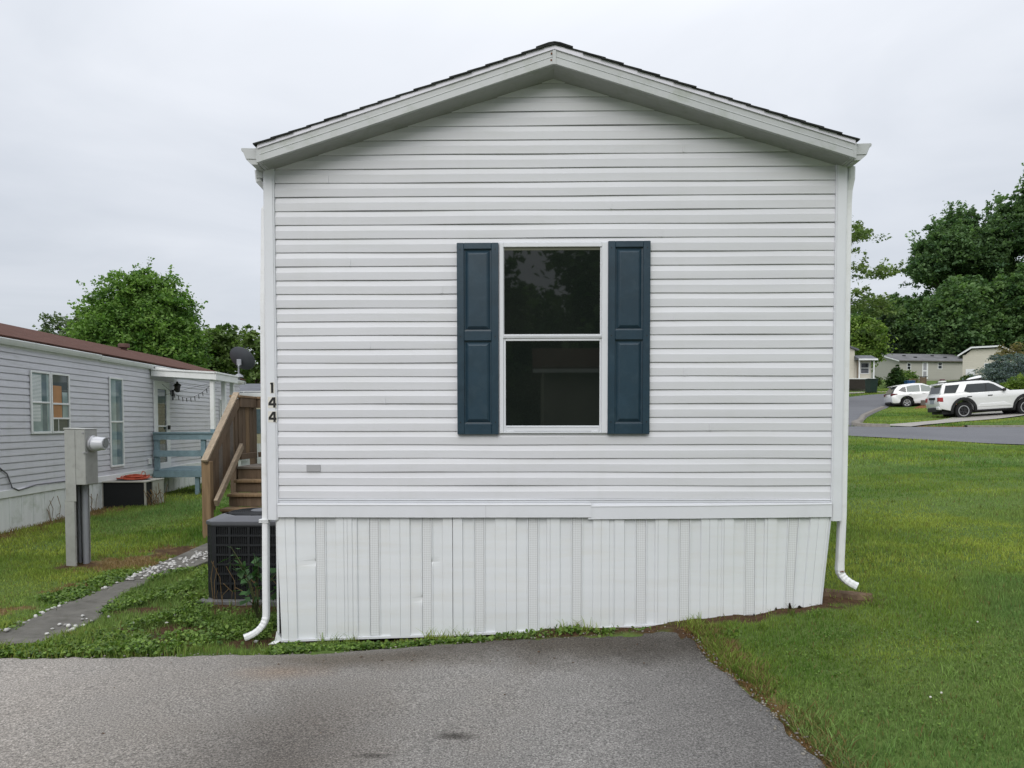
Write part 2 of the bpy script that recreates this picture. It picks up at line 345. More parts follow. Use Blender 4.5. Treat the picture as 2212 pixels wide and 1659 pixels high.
def strip(name, l, r, n, m, mat, off, label, cat, skirt=0, kind='structure'):
    a, b = seglen(l, n), seglen(r, n); S = np.linspace(0, 1, m)
    P = a[:, None, :]*(1-S[None, :, None])+b[:, None, :]*S[None, :, None]
    Z = G(P[..., 0], P[..., 1])+off
    V = np.concatenate([P, Z[..., None]], -1)
    if skirt:
        lo = V[:, :1].copy(); lo[..., 2] -= skirt; hi = V[:, -1:].copy(); hi[..., 2] -= skirt; V = np.concatenate([lo, V, hi], 1)
    ii = np.arange(V.shape[0]*V.shape[1]).reshape(V.shape[:2])
    o = np_mesh(name, V.reshape(-1, 3), np.stack([ii[:-1, :-1], ii[:-1, 1:], ii[1:, 1:], ii[1:, :-1]], -1), mat=mat, smooth=not skirt)
    return tag(o, label, cat, kind=kind)
def paved(name, c, c2):
    t = NT(name); n1 = t.noise(.25, 4); n2 = t.noise(40, 3, .7); n3 = t.noise(1.4, 5, .6, 0, (.25, 1.6, 1))
    base = t.ramp(n1, (.3, c), (.7, c2)); base = t.mix(.5, base, t.ramp(n2, (.3, .5), (.7, 1.5)), 'MULTIPLY')
    base = t.mix(t.math('MULTIPLY', t.ramp(n3, (.5, 0), (.7, 1)), .25), base, tuple(x*.6 for x in c))
    t.bump(n2, .3, .01); return t.fin(base, .9, .25)
M['road'] = paved("street_asphalt", (.115, .117, .128), (.145, .147, .157))
M['conc'] = simple("pale_concrete", (.30, .285, .26), .9, .15, 3, .2, bump=.3, dirt=(.2, .18, .15))
strip("road", ROAD_N, ROAD_F, 120, 9, M['road'], .03, "grey asphalt road crossing beyond the right lawn", "road")
strip("side_road", ST_L, ST_R, 90, 9, M['road'], .034, "grey asphalt side street climbing away past the parked cars", "road")
strip("car_drive", [(14.15, 24.75), (15.9, 26.3), (18.75, 29.0), (22.5, 33.4), (30, 37)], [(15.0, 24.0), (16.2, 25.2), (19.2, 27.7), (23.8, 30.3), (31, 33.5)], 40, 5, M['conc'], .05, "pale concrete drive climbing from the road to the parked vehicle", "driveway")
strip("far_pavement", [(14, 62), (24, 60.2), (28.5, 58.6), (32, 58.9), (44, 60)], [(14, 67), (24, 65), (28.5, 63.2), (32, 63), (44, 64)], 40, 4, M['conc'], .06, "pale concrete pad crossing beyond the side street", "pavement")
# kerb round the corner of the side street
M['kerb'] = simple("weathered_kerb_concrete", (.20, .185, .165), .9, .2, 5, .2, dirt=(.14, .11, .09))
kl = [(24.5, 45.9), (21.1, 39.95), (17.9, 34.25), (15.15, 28.4), (14.05, 26.3), (13.6, 25.3), (13.55, 24.75), (13.75, 24.45), (14.2, 24.3)]
kr = [(24.3, 46.0), (20.9, 40.05), (17.7, 34.35), (14.9, 28.5), (13.75, 26.4), (13.25, 25.3), (13.2, 24.6), (13.5, 24.2), (14.2, 24.0)]
strip("kerb", kl, kr, 60, 3, M['kerb'], .14, "low concrete kerb rounding the corner of the side street", "kerb", skirt=.3)
strip("kerb", [(17.2, 24.15), (19.4, 23.85), (24, 22.55), (42, 16.8)], [(17.2, 23.95), (19.4, 23.65), (24, 22.35), (42, 16.6)], 50, 3, M['kerb'], .09, "low weathered kerb along the far edge of the road", "kerb", skirt=.3)
strip("kerb", [(25.6, 54.6), (19, 46.75), (14, 39.75), (9, 32.2)], [(25.75, 54.4), (19.15, 46.6), (14.15, 39.6), (9.15, 32.1)], 50, 3, M['kerb'], .12, "low kerb along the far side of the side street", "kerb", skirt=.3)

# slab path
M['slab'] = simple("grey_path_slab", (.135, .128, .114), .9, .22, 6, .2, bump=.4, bscale=120, dirt=(.065, .068, .048), damt=.7)
mb = MB(); ys = [-.40, .43, .93, 1.37, 1.85, 2.33, 2.85, 3.4, 3.9, 4.4]; pl, pr = np.array(PATH_L), np.array(PATH_R)
rs = random.Random(3)
for a, b in zip(ys[:-1], ys[1:]):
    tl = [rs.uniform(-.008, .012) for _ in range(4)]
    P4 = []
    for (y, side, k) in ((a+.008, pl, 0), (a+.008, pr, 1), (b-.008, pr, 2), (b-.008, pl, 3)):
        x = float(np.interp(y, side[:, 1], side[:, 0])); P4.append((x, y, g(x, y)+.018+tl[k]))
    mb.add(P4+[(x, y, z-.08) for x, y, z in P4], [(0, 1, 2, 3), (0, 4, 5, 1), (1, 5, 6, 2), (2, 6, 7, 3), (3, 7, 4, 0)])
tag(mb.build("path", M['slab'], bevel=.006), "grey concrete slab path leading from the driveway to the wooden steps", "path", kind='structure')

# ------------------------------------------------------------------ shared materials
WHITE = (.74, .755, .79)
M['siding'] = siding_white("white_vinyl_siding", (.665, .67, .70))
M['trim'] = simple("white_vinyl_trim", (.66, .675, .705), .4, .03, 2, .4, dirt=(.4, .41, .36), damt=.12)
M['skirt'] = siding_white("white_skirting_vinyl", (.72, .745, .76), (.55, .50, .36), .22)
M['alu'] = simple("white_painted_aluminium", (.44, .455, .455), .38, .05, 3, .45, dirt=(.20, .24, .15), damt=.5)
M['soffit'] = simple("soffit_vinyl", (.29, .30, .285), .5, .05, 3, .3, dirt=(.13, .17, .09), damt=.5)  # base tone darkened to stand for shade behind the fascia; dirt is green algae
M['drip'] = simple("drip_edge_metal", (.66, .65, .71), .4, .03, 3)
M['shingle'] = simple("charcoal_shingles", (.035, .037, .036), .95, .35, 12, .1, bump=.6, bscale=150, dirt=(.06, .075, .04))
M['teal'] = simple("dark_teal_shutter_paint", (.012, .035, .055), .36, .18, 5, .5, dirt=(.06, .095, .115), damt=.25, bump=.08, bscale=220)
M['black'] = simple("black_paint", (.012, .012, .013), .5, .2, 8)
M['beige'] = simple("digit_sticker_backing", (.66, .64, .58), .6, .05, 8)
M['plate'] = simple("grey_metal_plate", (.34, .34, .35), .45, .05, 8, .5)
def glass_mat(name, c, rough=.02, c2=None, sc=2):
    t = NT(name)
    base = t.ramp(t.noise(sc, 3), (.35, c), (.65, c2 or c))
    t.b.inputs['IOR'].default_value = 1.5
    return t.fin(base, rough, .5)
M['pane'] = glass_mat("dark_window_pane", (.008, .011, .0095), .02, (.012, .015, .0125))
M['rust'] = simple("rust_spots", (.16, .06, .025), .9, .3, 30)
# perforated vent strip: rows of tiny staggered holes
t = NT("perforated_vent_vinyl")
mp = t.n("ShaderNodeMapping"); mp.inputs['Scale'].default_value = (1, 0, 1); mp.inputs['Rotation'].default_value = (0, R(45), 0); t.l(t.tc.outputs['Object'], mp.inputs[0])
ck = t.n("ShaderNodeTexChecker"); ck.inputs['Scale'].default_value = 105; t.l(mp.outputs[0], ck.inputs[0])
base = t.mix(t.math('MULTIPLY', ck.outputs[1], .8), (.70, .72, .73), (.54, .55, .55))
M['vent'] = t.fin(base, .5, .3)

# ------------------------------------------------------------------ the white mobile home
home = empty("mobile_home", (0, 0, 0), 0, "white vinyl mobile home with dark teal shutters and the number 144 by its corner", "mobile home")
def gable(x): return 4.112-.302*abs(x)
rng = random.Random(11)
def dutch(rows_x, zb, h, mb, lim, y0=0.0, ny=25, ph=0):
    prof = [(.001, 0), (.0115, .0), (.0120, .02*h), (.0140, .56*h), (.0115, .62*h), (.0045, .935*h), (.001, .955*h), (.001, h)]
    rows = []
    for o_, dz in prof:
        z = zb+dz; xl = lim(z)
        xl = max(xl, .012)
        row = []
        for k in range(ny):
            x = -xl+2*xl*k/(ny-1); j = .0012*math.sin(x*2.3+ph)+.0008*math.sin(x*5.1+ph*2.7)
            row.append((x, y0-o_-.0016*math.sin(x*3.1+ph*1.7), z+j))
        rows.append(row)
    mb.grid(rows)
mb = MB(); k = 0; z = 1.0254
while z < 4.10:
    dutch(None, z, .1016, mb, lambda zz: min(2.06, (4.14-zz)/.300), ph=k*1.37+.5*math.sin(k*9.1)); z += .1016; k += 1
front = mb.build("front_siding", M['siding'], home)
# lap joints: short raised overlaps on some courses
for i in range(30):
    if i % 2 == 0: continue
    zb = 1.0254+i*.1016; xl = min(2.0, (4.10-zb-.11)/.302)
    if xl < .3: continue
    x0 = rng.uniform(-xl*.9, xl*.7)
    if abs(x0) < .75 and 1.4 < zb < 2.95: x0 = math.copysign(rng.uniform(.8, 1.7), x0)
    MB().box((x0, -.0172, zb+.001), (x0+.010, -.0105, zb+.056)).build("siding_joint", M['siding'], home)
def lap_wall(name, y0, y1, z0, z1, out_x, parent, mat, sgn, course=.1016, depth=.013):
    """plain lap siding on a wall facing local +x (sgn 1) or -x (sgn -1)"""
    mb = MB(); z = z0; n = max(2, int(abs(y1-y0)/1.2)); k = 0
    while z < z1-.02:
        h = min(course, z1-z); rows = []
        for o_, dz in ((.001, 0), (depth, 0), (depth, h*.10), (depth*.66, h*.85), (.0005, h*.86), (.0005, h)):
            rows.append([(out_x+sgn*(o_+.0012*math.sin(y*2.1+k)), y, z+dz+.0012*math.sin(y*1.7+k*2.3)) for y in np.linspace(y0, y1, n)])
        mb.grid(rows); z += course; k += 1
    return mb.build(name, mat, parent)
lap_wall("side_siding", .03, 18, 1.0, 3.5, -2.115, home, M['siding'], -1)
lap_wall("side_siding", .03, 18, 1.0, 3.5, 2.115, home, M['siding'], 1)
mb = MB().box((-2.112, .06, .86), (2.112, 17.98, 3.48)); mb.prism([(-2.1, 3.48), (2.1, 3.48), (0, 4.08)], .03, 'y', 17.95); mb.build("wall_core", M['siding'], home)
for s in (-1, 1):                                                   # corner posts
    mb = MB()
    mb.box((-2.137, -.024, .868), (-2.056, .10, 3.53)) if s < 0 else mb.box((2.056, -.024, .864), (2.137, .10, 3.53))
    if s < 0: mb.box((-2.129, -.029, .866), (-2.066, -.0235, 3.5))
    else: mb.box((2.066, -.029, .862), (2.129, -.0235, 3.5))
    mb.build("corner_post", M['trim'], home, bevel=.004)
MB().box((-2.056, -.015, .95), (2.056, .0, 1.0)).build('backing_strip', M['trim'], home); mb = MB().box((-2.056, -.020, 1.001), (2.056, .02, 1.012)); mb.box((-2.056, -.024, 1.0145), (2.056, .02, 1.0235)); mb.build("starter_strip", M['trim'], home, bevel=.003)
# skirting rail in two lengths, the right one slipped down at its left end
def rail(xa, xb, za, zb_, y0, h, name="skirt_rail"):
    prof = [(y0, .0), (y0-.012, .003), (y0-.012, h-.014), (y0-.017, h-.011), (y0-.014, h), (y0+.02, h)]
    rows = [[(x, p, zz+q_) for x, zz in ((xa, za), ((xa+xb)/2, (za+zb_)/2-.002), (xb, zb_))] for p, q_ in prof]
    mb = MB().grid(rows); mb.box((xa, y0-.010, za+.004), (xb, y0+.02, za+h-.02)) if abs(za-zb_) < .004 else None
    return mb.build(name, M['trim'], home)
rail(-2.055, .283, .888, .889, -.034, .106); rail(.26, 2.056, .874, .893, -.028, .108)
MB().box((-.5, -.0475, .892), (-.4985, -.044, .978)).build("rail_joint", M['plate'], home)

# corrugated skirting
SB = [(-2.09, -.05), (-1.5, -.025), (-.8, .0), (.2, .048), (.9, .09), (1.3, .128), (1.6, .165), (1.85, .20), (2.1, .245)]
def sk_bot(x): return float(np.interp(x, [p[0] for p in SB], [p[1] for p in SB]))
vent_x = [(684.7-1194)/291.5, (803.3-1194)/291.5, (918.6-1194)/291.5, (1033.9-1194)/291.5, (1150.8-1194)/291.5, (1246.3-1194)/291.5, (1386-1194)/291.5, (1480.3-1194)/291.5, (1622.4-1194)/291.5, (1716.5-1194)/291.5]
seams = [-2.07]+[v_-.20 for v_ in vent_x]+[2.062]
def skx(x, z):                                                     # the last panels lean inwards at their foot
    return x-max(0, x-1.55)/.5*.062*max(0, min(1, (.95-z)/.7)) + (.028*max(0, (-1.85-x)/.25)*max(0, min(1, (.9-z)/.9)) if x < -1.85 else 0)
prof = [(-2.075, .006)]
for i, v_ in enumerate(vent_x):
    nxt = (vent_x[i+1]-.20) if i+1 < len(vent_x) else 2.055
    s0 = v_-.2 if i else -2.01
    wdt = nxt-s0
    prof += [(s0-.004, .016), (s0-.002, .016 if i != 3 else .001), (s0-.0015, .0115 if i != 3 else -.002), (s0+.0015, .0115 if i != 3 else -.002), (s0+.003, .017), (min(s0+.072, v_-.062), .017), (min(s0+.077, v_-.057), .002), (v_-.047, .002), (v_-.043, .012), (v_-.037, .012), (v_-.033, .002),
             (v_+.033, .002), (v_+.037, .012), (v_+.043, .012), (v_+.047, .002)]
    if wdt > .34: prof += [(v_+.115, .002), (v_+.118, .009), (v_+.123, .016)]+([(v_+.178, .016), (v_+.180, .011), (v_+.1825, .011), (v_+.1845, .016)] if wdt > .42 else []) + ([(v_+.24, .016), (v_+.246, .008), (v_+.27, .008), (v_+.274, .016)] if wdt > .46 else [])
    elif wdt > .3: prof += [(v_+.1, .002), (v_+.105, .015)]
prof += [(2.05, .013), (2.056, .0)]
prof = sorted(prof)
dents = [(vent_x[0]-.045, .545), (vent_x[2]+.045, .55), (vent_x[2]-.045, .27)]
rows = []
for tz in np.concatenate([np.linspace(0, .12, 3), np.linspace(.16, 1, 42)]):
    row = []
    for x, o_ in prof:
        zb_ = sk_bot(x); zt_ = .93; z = zb_+(zt_-zb_)*tz; oo = o_
        for dx, dz in dents:
            if abs(x-dx) < .03: oo = o_*(1-.9*math.exp(-((z-dz)/.018)**2)) - .004*math.exp(-((z-dz)/.03)**2)
        wv = .004*math.sin(x*7+z*3)+.003*math.sin(x*2.3-z*5)
        row.append((skx(x, z), -.004-oo+wv*.6, z))
    rows.append(row)
skirt = MB().grid(rows).build("skirting", M['skirt'], home)
mb = MB()
for v_ in vent_x:
    m2 = MB(); rows = []
    for tz in np.linspace(0, 1, 14):
        row = []
        for x in (v_-.031, v_+.031):
            zb_ = sk_bot(x)+.012; z = zb_+(.90-zb_)*tz; wv = .004*math.sin(x*7+z*3)+.003*math.sin(x*2.3-z*5); row.append((skx(x, z), -.0095+wv*.6, z))
        rows.append(row)
    m2.grid(rows).build("vent_strip", M['vent'], skirt)
rows = []                                                           # bottom track
for o_, dz in ((-.004, -.012), (-.024, -.012), (-.024, .004), (-.008, .006)):
    rows.append([(skx(x, 0.1) if x < 1.3 else skx(x, .25), o_, sk_bot(x)+dz) for x in np.linspace(-2.07, 1.35, 30)])
MB().grid(rows).build("bottom_track", M['trim'], skirt)
M['hole'] = simple("dark_torn_gap", (.018, .012, .008), .95, .3, 30, .05)
for x, wd, h in ((1.68, .028, .055), (1.575+.22, .03, .075), (1.88, .05, .04), (1.98, .025, .02), (1.36, .02, .035), (1.245, .025, .035), (1.5, .02, .03)):
    zb_ = sk_bot(x)-.012
    MB().prism([(skx(x, .2)-wd/2, zb_), (skx(x, .2)+wd/2, zb_), (skx(x, .2)+wd*.35, zb_+h*.55), (skx(x, .2)-wd*.05, zb_+h), (skx(x, .2)-wd*.3, zb_+h*.85)], .004, 'y', -.0262).build("torn_gap", M['hole'], skirt)
mb = MB().box((-2.085, .0, -.06), (-2.07, 18, .9)); mb.box((1.955, .03, .15), (1.985, 18, .9)); mb.box((-2.07, 17.9, .0), (2.06, 17.95, .9)); mb.build("side_skirting", M['skirt'], home)
mb = MB(); mb.prism([(-2.085, .02), (-2.05, -.035), (-2.045, -.055), (-2.10, -.055)], .05, 'y', -.02); mb.build("skirt_corner_flap", M['skirt'], home)

# roof: courses of shingles, drip edge, fascia and soffit
mb = MB(); sl = .3215; ca = math.atan(sl); Lr = 2.16/math.cos(ca)
for s in (-1, 1):
    n = 17; d = Lr/n
    for i in range(n):
        u0 = i*d; u1 = (i+1)*d+.03
        y0 = -.215-rng.uniform(0, .012)
        P_ = lambda u, hgt: (s*(2.135-(u*math.cos(ca)-hgt*math.sin(ca))), 3.5655+u*math.sin(ca)+hgt*math.cos(ca))
        poly = [P_(u0, 0.002), P_(u1, -.004), P_(u1, .004), P_(u0, .0115)]
        if i == n-1: poly = [P_(u0, .002), (0, 4.245), (0, 4.259), P_(u0, .0115)]
        mb.prism(poly, 18.25, 'y', y0)
mb.prism([(-.13, 4.217), (0, 4.258), (.13, 4.217), (.13, 4.228), (.04, 4.258), (0, 4.264), (-.04, 4.258), (-.13, 4.228)], 18.25, 'y', -.222)
roof = mb.build("roof", M['shingle'], home)
for s in (-1, 1):
    f_top = lambda x: 4.219-.318*abs(x)                             # top of fascia board face
    xe = 2.098
    # drip edge: vertical face with a small outward lip
    rows = []
    for o_, dz in ((-.2, -.004), (-.2085, -.002), (-.207, .032), (-.212, .035)):
        rows.append([(s*x, o_, f_top(x)+dz) for x in np.linspace(0, xe+.012, 16)])
    MB().grid(rows).build("drip_edge", M['drip'], home)
    rows = []
    h = lambda x: .128
    for o_, dz in ((-.170, -.097), (-.199, -.102), (-.2035, -.099), (-.2025, -.0555), (-.1985, -.053), (-.1985, -.051), (-.2020, -.0485), (-.1995, -.040), (-.1995, -.002), (-.19, .0)):
        rows.append([(s*x, o_+.0012*math.sin(x*5+s), f_top(x)+dz+.0015*math.sin(x*3.7)) for x in np.linspace(0, xe, 20)])
    fa = MB().grid(rows)
    fa.box((s*xe-.012, -.1995, f_top(xe)-.097), (s*xe+.012, .0, f_top(xe)+.02)) if s > 0 else fa.box((s*xe-.012, -.1995, f_top(xe)-.097), (s*xe+.012, .0, f_top(xe)+.02))
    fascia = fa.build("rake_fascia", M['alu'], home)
    for dx, dz in ((.02, -.025), (.022, -.07)):
        if s < 0: MB().lathe([(.006, 0), (.006, .004)], (s*dx, -.2038, f_top(dx)+dz), (0, -1, 0), 8).build("rusty_nail", M['rust'], fascia)
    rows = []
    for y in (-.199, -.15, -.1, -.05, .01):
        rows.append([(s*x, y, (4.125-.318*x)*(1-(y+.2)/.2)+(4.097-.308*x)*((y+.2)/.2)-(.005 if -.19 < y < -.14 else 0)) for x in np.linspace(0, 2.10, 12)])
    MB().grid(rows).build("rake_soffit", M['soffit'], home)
    # eave board behind the gutter
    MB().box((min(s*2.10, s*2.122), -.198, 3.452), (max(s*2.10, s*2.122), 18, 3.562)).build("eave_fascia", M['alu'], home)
    # K-style gutter
    gp = [(2.124, 3.565), (2.236, 3.568), (2.243, 3.562), (2.240, 3.548), (2.226, 3.535), (2.216, 3.51), (2.208, 3.488), (2.196, 3.476), (2.168, 3.452), (2.124, 3.45)]
    gut = MB().prism([(s*a, b-.004) for a, b in gp], 18.1, 'y', -.165)
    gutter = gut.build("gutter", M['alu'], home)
    ys_ = [(2.232, 3.556), (2.222, 3.535), (2.214, 3.51), (2.203, 3.486), (2.128, 3.484), (2.128, 3.556)]
    MB().prism([(s*a, b) for a, b in ys_], .004, 'y', -.1705).build("end_cap", M['alu'], gutter)
mb = MB(); mb.prism([(-.01, 4.212), (.012, 4.209), (.012, 4.113), (-.012, 4.113)], .006, 'y', -.2085); mb.build("peak_cap", M['alu'], home)
# downspouts: ribbed rectangular pipes swept along a path
def spout(pts, wx, wy, rib_from, name="downspout"):
    P_ = [Vector(p) for p in pts]; rows = []
    n = 16
    for i, p in enumerate(P_):
        d = (P_[min(i+1, len(P_)-1)]-P_[max(i-1, 0)]).normalized(); b = Vector((0, 1, 0)); a = b.cross(d).normalized(); b = d.cross(a)
        row = []
        rb = 1+(.07 if (i >= rib_from and i % 2) else 0)
        for k in range(n+1):
            th = 2*math.pi*k/n; c_, s_ = math.cos(th), math.sin(th); m_ = max(abs(c_), abs(s_)); f_ = 1/m_*.94 if m_ > .8 else 1.13
            row.append(p+a*c_*f_*wx/2*rb+b*s_*f_*wy/2*rb)
        rows.append(row)
    return MB().grid(rows).build(name, M['alu2'], home)
M['alu2'] = simple("white_downspout_paint", (.74, .75, .76), .35, .04, 3, .45, dirt=(.36, .34, .26), damt=.3)
def arc(p0, p1, p2, n):
    p0, p1, p2 = Vector(p0), Vector(p1), Vector(p2); return [(1-t_)**2*p0+2*t_*(1-t_)*p1+t_*t_*p2 for t_ in np.linspace(0, 1, n)]
path = [(-2.185, .02, 3.46), (-2.183, .02, 3.395)]+[(-2.13, .10, 3.33), (-2.135, .12, 3.26), (-2.168, .10, 3.20), (-2.172, .06, 2.5), (-2.172, .04, 1.6), (-2.170, .03, .9), (-2.166, .0, .4), (-2.160, -.02, .16)]
m0 = len(path); path += arc((-2.160, -.02, .15), (-2.165, -.04, .03), (-2.30, -.10, -.005), 16)[1:]
spout(path, .050, .066, m0)
path = [(2.18, .03, 3.46), (2.18, .03, 3.38), (2.172, .05, 3.30), (2.172, .06, 3.2), (2.170, .05, 2), (2.168, .05, .9), (2.158, .05, .55)]
m0 = len(path); path += arc((2.156, .05, .50), (2.153, .05, .42), (2.268, .0, .372), 14)[1:]
spout(path, .058, .07, m0)
mb = MB().box((2.16, -.0, .48), (2.163, .012, .486)); mb.box((2.145, .004, .478), (2.175, .0135, .482)); mb.build("spout_screw", M['rust'], home)
mb = MB(); mb.box((-2.188, -.02, 3.40), (-2.14, .055, 3.462)); mb.build("gutter_outlet", M['alu'], home)
MB().box((-2.21, -.012, .86), (-2.138, .07, .868)).box((-2.21, -.012, .845), (-2.138, .07, .853)).build("pipe_strap", M['alu2'], home)

# window
win = empty("window", (0, 0, 0), 0, None, None); win.parent = home
mb = MB()
x0, x1, z0, z1 = -.396, .404, 1.516, 2.914; yo = -.034
mb.box((x0, yo, z0), (-.366, .01, z1)); mb.box((.357, yo, z0), (x1, .01, z1)); mb.box((-.366, yo, 2.882), (.357, .01, z1)); mb.box((-.366, yo, z0), (.357, .01, 1.528))
mb.box((-.408, -.020, z0-.006), (x0, .01, z1+.006)); mb.box((x1, -.020, z0-.006), (.416, .01, z1+.006)); mb.box((x0, -.020, z1), (x1, .01, z1+.010)); mb.box((x0, -.0205, z0-.010), (x1, .01, z0))
mb.build("window_frame", M['trim'], win, bevel=.003)
mb = MB()
mb.box((-.366, -.0245, 1.528), (-.350, .0, 2.222)); mb.box((.343, -.0245, 1.528), (.357, .0, 2.222)); mb.box((-.350, -.027, 1.530), (.343, .0, 1.572)); mb.box((-.350, -.0265, 2.197), (.343, .0, 2.218))
mb.box((-.345, -.0305, 1.560), (.338, -.0265, 1.566)); mb.box((-.340, -.031, 1.528), (-.29, -.0268, 1.536)); mb.box((.283, -.031, 1.528), (.333, -.0268, 1.536))
mb.build("lower_sash", M['trim'], win, bevel=.002)
mb = MB()
mb.box((-.366, -.0385, 2.226), (.357, -.010, 2.2445)); mb.box((-.372, -.0365, 2.218), (.363, -.020, 2.2255))
mb.box((-.366, -.025, 2.2445), (-.361, .0, 2.882)); mb.box((.345, -.026, 2.2445), (.357, .0, 2.882))
mb.build("meeting_rail", M['trim'], win, bevel=.002)
MB().box((-.352, -.0220, 1.568), (.345, -.0190, 2.199)).build("pane", M['pane'], win)
MB().box((-.362, -.0205, 2.242), (.358, -.0175, 2.884)).build("pane", M['pane'], win)
MB().box((-.364, -.0225, 2.860), (.343, -.0203, 2.882)).build("blind_edge", simple("olive_blind_edge", (.10, .105, .075), .7), win)

# shutters with two raised panels each
def shutter(x0, x1, z0, z1, zsplit, tilt=0):
    s_ = MB(); w_ = x1-x0; y0 = -.046; st = .052
    zp = [(z0+.078, zsplit-.03), (zsplit+.04, z1-.045)]
    s_.box((x0, y0, z0), (x0+st, -.012, z1)); s_.box((x1-st, y0, z0), (x1, -.012, z1))
    s_.box((x0+st, y0+.001, z0), (x1-st, -.012, zp[0][0])); s_.box((x0+st, y0+.001, zp[0][1]), (x1-st, -.012, zp[1][0])); s_.box((x0+st, y0+.001, zp[1][1]), (x1-st, -.012, z1))
    o_ = s_.build("shutter", M['teal'], home, bevel=.003)
    for a, b in zp:
        xa, xb = x0+st, x1-st; i1, i2 = .012, .034
        V = []; 
        for ins, y in ((0, y0+.016), (i1, y0+.018), (i2, y0+.003), (i2+.003, y0+.0025)):
            V.append([(xa+ins, y, a+ins), (xb-ins, y, a+ins), (xb-ins, y, b-ins), (xa+ins, y, b-ins)])
        m2 = MB(); vs_ = [p for r_ in V for p in r_]; fs = []
        for r_ in range(3):
            for q_ in range(4): fs.append((r_*4+q_, r_*4+(q_+1) % 4, (r_+1)*4+(q_+1) % 4, (r_+1)*4+q_))
        fs.append((12, 13, 14, 15)); m2.add(vs_, fs).build("raised_panel", M['teal'], o_)
    for sx in (x0+.024, x1-.024):
        for sz in (z0+.09, zsplit, z1-.05): MB().lathe([(.0045, 0), (.0045, .0025)], (sx, y0-.0003, sz), (0, -1, 0), 8).build("screw_head", M['black'], o_)
    return o_
shutter(-.708, -.402, 1.507, 2.912, 2.228); shutter(.402, .710, 1.509, 2.920, 2.232)
# house number
def digit(kind, cz):
    bx = -2.090 if kind == 1 else -2.0895
    back = MB()
    if kind == 1: back.box((bx-.014, -.0302, cz-.041), (bx+.018, -.0292, cz+.041))
    else: back.box((bx-.032, -.0302, cz-.041), (bx+.032, -.0292, cz+.041))
    b_ = back.build("house_number", M['beige'], home)
    d = MB()
    if kind == 1: d.box((bx-.006, -.0325, cz-.038), (bx+.011, -.0302, cz+.038)); d.prism([(bx-.013, cz+.030), (bx-.006, cz+.022), (bx-.006, cz+.038), (bx-.010, cz+.036)], .0023, 'y', -.0325)
    else:
        d.box((bx+.008, -.0325, cz-.038), (bx+.025, -.0302, cz+.038))
        d.box((bx-.028, -.0323, cz-.022), (bx+.030, -.0302, cz-.006))
        d.prism([(bx-.028, cz-.006), (bx-.010, cz-.006), (bx+.010, cz+.022), (bx+.008, cz+.038), (bx+.002, cz+.038)], .0022, 'y', -.0324)
    d.build("digit", M['black'], b_)
digit(1, 1.856); digit(4, 1.747); digit(4, 1.640)
MB().box((-1.842, -.0175, 1.231), (-1.739, -.0115, 1.281)).build("label_plate", M['plate'], home)

# ------------------------------------------------------------------ wooden landing and steps
M['wood'] = wood("weathered_brown_lumber", (.165, .118, .080)); M['wood2'] = wood("honey_brown_lumber", (.25, .170, .098)); M['woodg'] = wood("grey_weathered_boards", (.19, .165, .14), .25, (2, 30, 30))
M['woodh'] = wood("pale_handrail_lumber", (.34, .27, .195), .3, (20, 4, 20))
deck = empty("wooden_steps", (-3.4, 5.0, .03), 0, "weathered brown wooden steps and landing with picket rails behind the dark air conditioner", "steps")
def dk(mb, name, mat, par=None, bevel=.004): 
    for i, p in enumerate(mb.v): mb.v[i] = (p[0]+3.4, p[1]-5.0, p[2]-.03)
    return mb.build(name, mat, par or deck, bevel=bevel)
b = MB()
for i in range(6): b.box((-4.56, 5.56+i*.139, .895), (-2.2, 5.56+i*.139+.133, .93))
dk(b, "landing", M['woodg'])
dk(MB().box((-4.55, 5.585, .70), (-2.2, 5.62, .893)), "landing_joist", M['wood']); dk(MB().box((-4.58, 5.62, .70), (-4.545, 6.40, .893)), "landing_joist", M['wood'])
for k in range(1, 5):
    z = .93-.183*k; y = 5.56-.255*k
    b = MB().box((-4.50, y-.02, z-.038), (-2.3, y+.12, z)); b.box((-4.50, y+.126, z-.038), (-2.3, y+.262, z)); dk(b, "stair_tread", M['wood2'])
for k in range(1, 6):
    z = .93-.183*k; y = 5.585-.255*(k-1)
    dk(MB().box((-4.49, y+.003-.0, max(z+.002, .0)), (-2.3, y+.022, z+.183-.04)), "riser", M['wood'])
for x in (-2.29,):
    dk(MB().prism([(4.3, -.02), (4.6, -.02), (5.6, .69), (5.6, .92), (5.5, .92)], .04, 'x', x), "stringer", M['wood'])
P1 = [(-4.665, 4.40, 0), (-4.56, 4.52, 1.075)]
dk(MB().box((-4.585, 4.40, -.1), (-4.465, 4.50, 1.07)), "newel_post", M['wood2'])
dk(MB().box((-4.65, 5.54, -.1), (-4.56, 5.63, 1.93)), "post", M['wood']); dk(MB().box((-4.65, 6.34, -.1), (-4.56, 6.43, 1.93)), "post", M['wood']); dk(MB().box((-3.4, 6.34, -.1), (-3.31, 6.43, 1.9)), "post", M['wood'])
dk(MB().bar((-4.525, 4.36, 1.075), (-4.575, 5.64, 2.04), .088, .038), "handrail", M['woodh'])
dk(MB().bar((-4.51, 4.42, 1.0), (-4.545, 5.62, 1.905), .038, .12), "handrail", M['wood'])
dk(MB().bar((-4.40, 4.42, .50), (-4.49, 5.60, 1.24), .05, .10), "lower_rail", M['woodh'])
dk(MB().box((-4.548, 5.635, 1.83), (-4.51, 6.338, 1.97)), "top_rail", M['wood']); dk(MB().box((-4.66, 5.58, 1.972), (-4.50, 6.44, 2.008)), "rail_cap", M['wood2'])
dk(MB().box((-4.55, 6.302, 1.83), (-2.2, 6.338, 1.97)), "top_rail", M['wood']); dk(MB().box((-4.50, 6.28, 1.9725), (-2.2, 6.44, 2.007)), "rail_cap", M['wood2'])
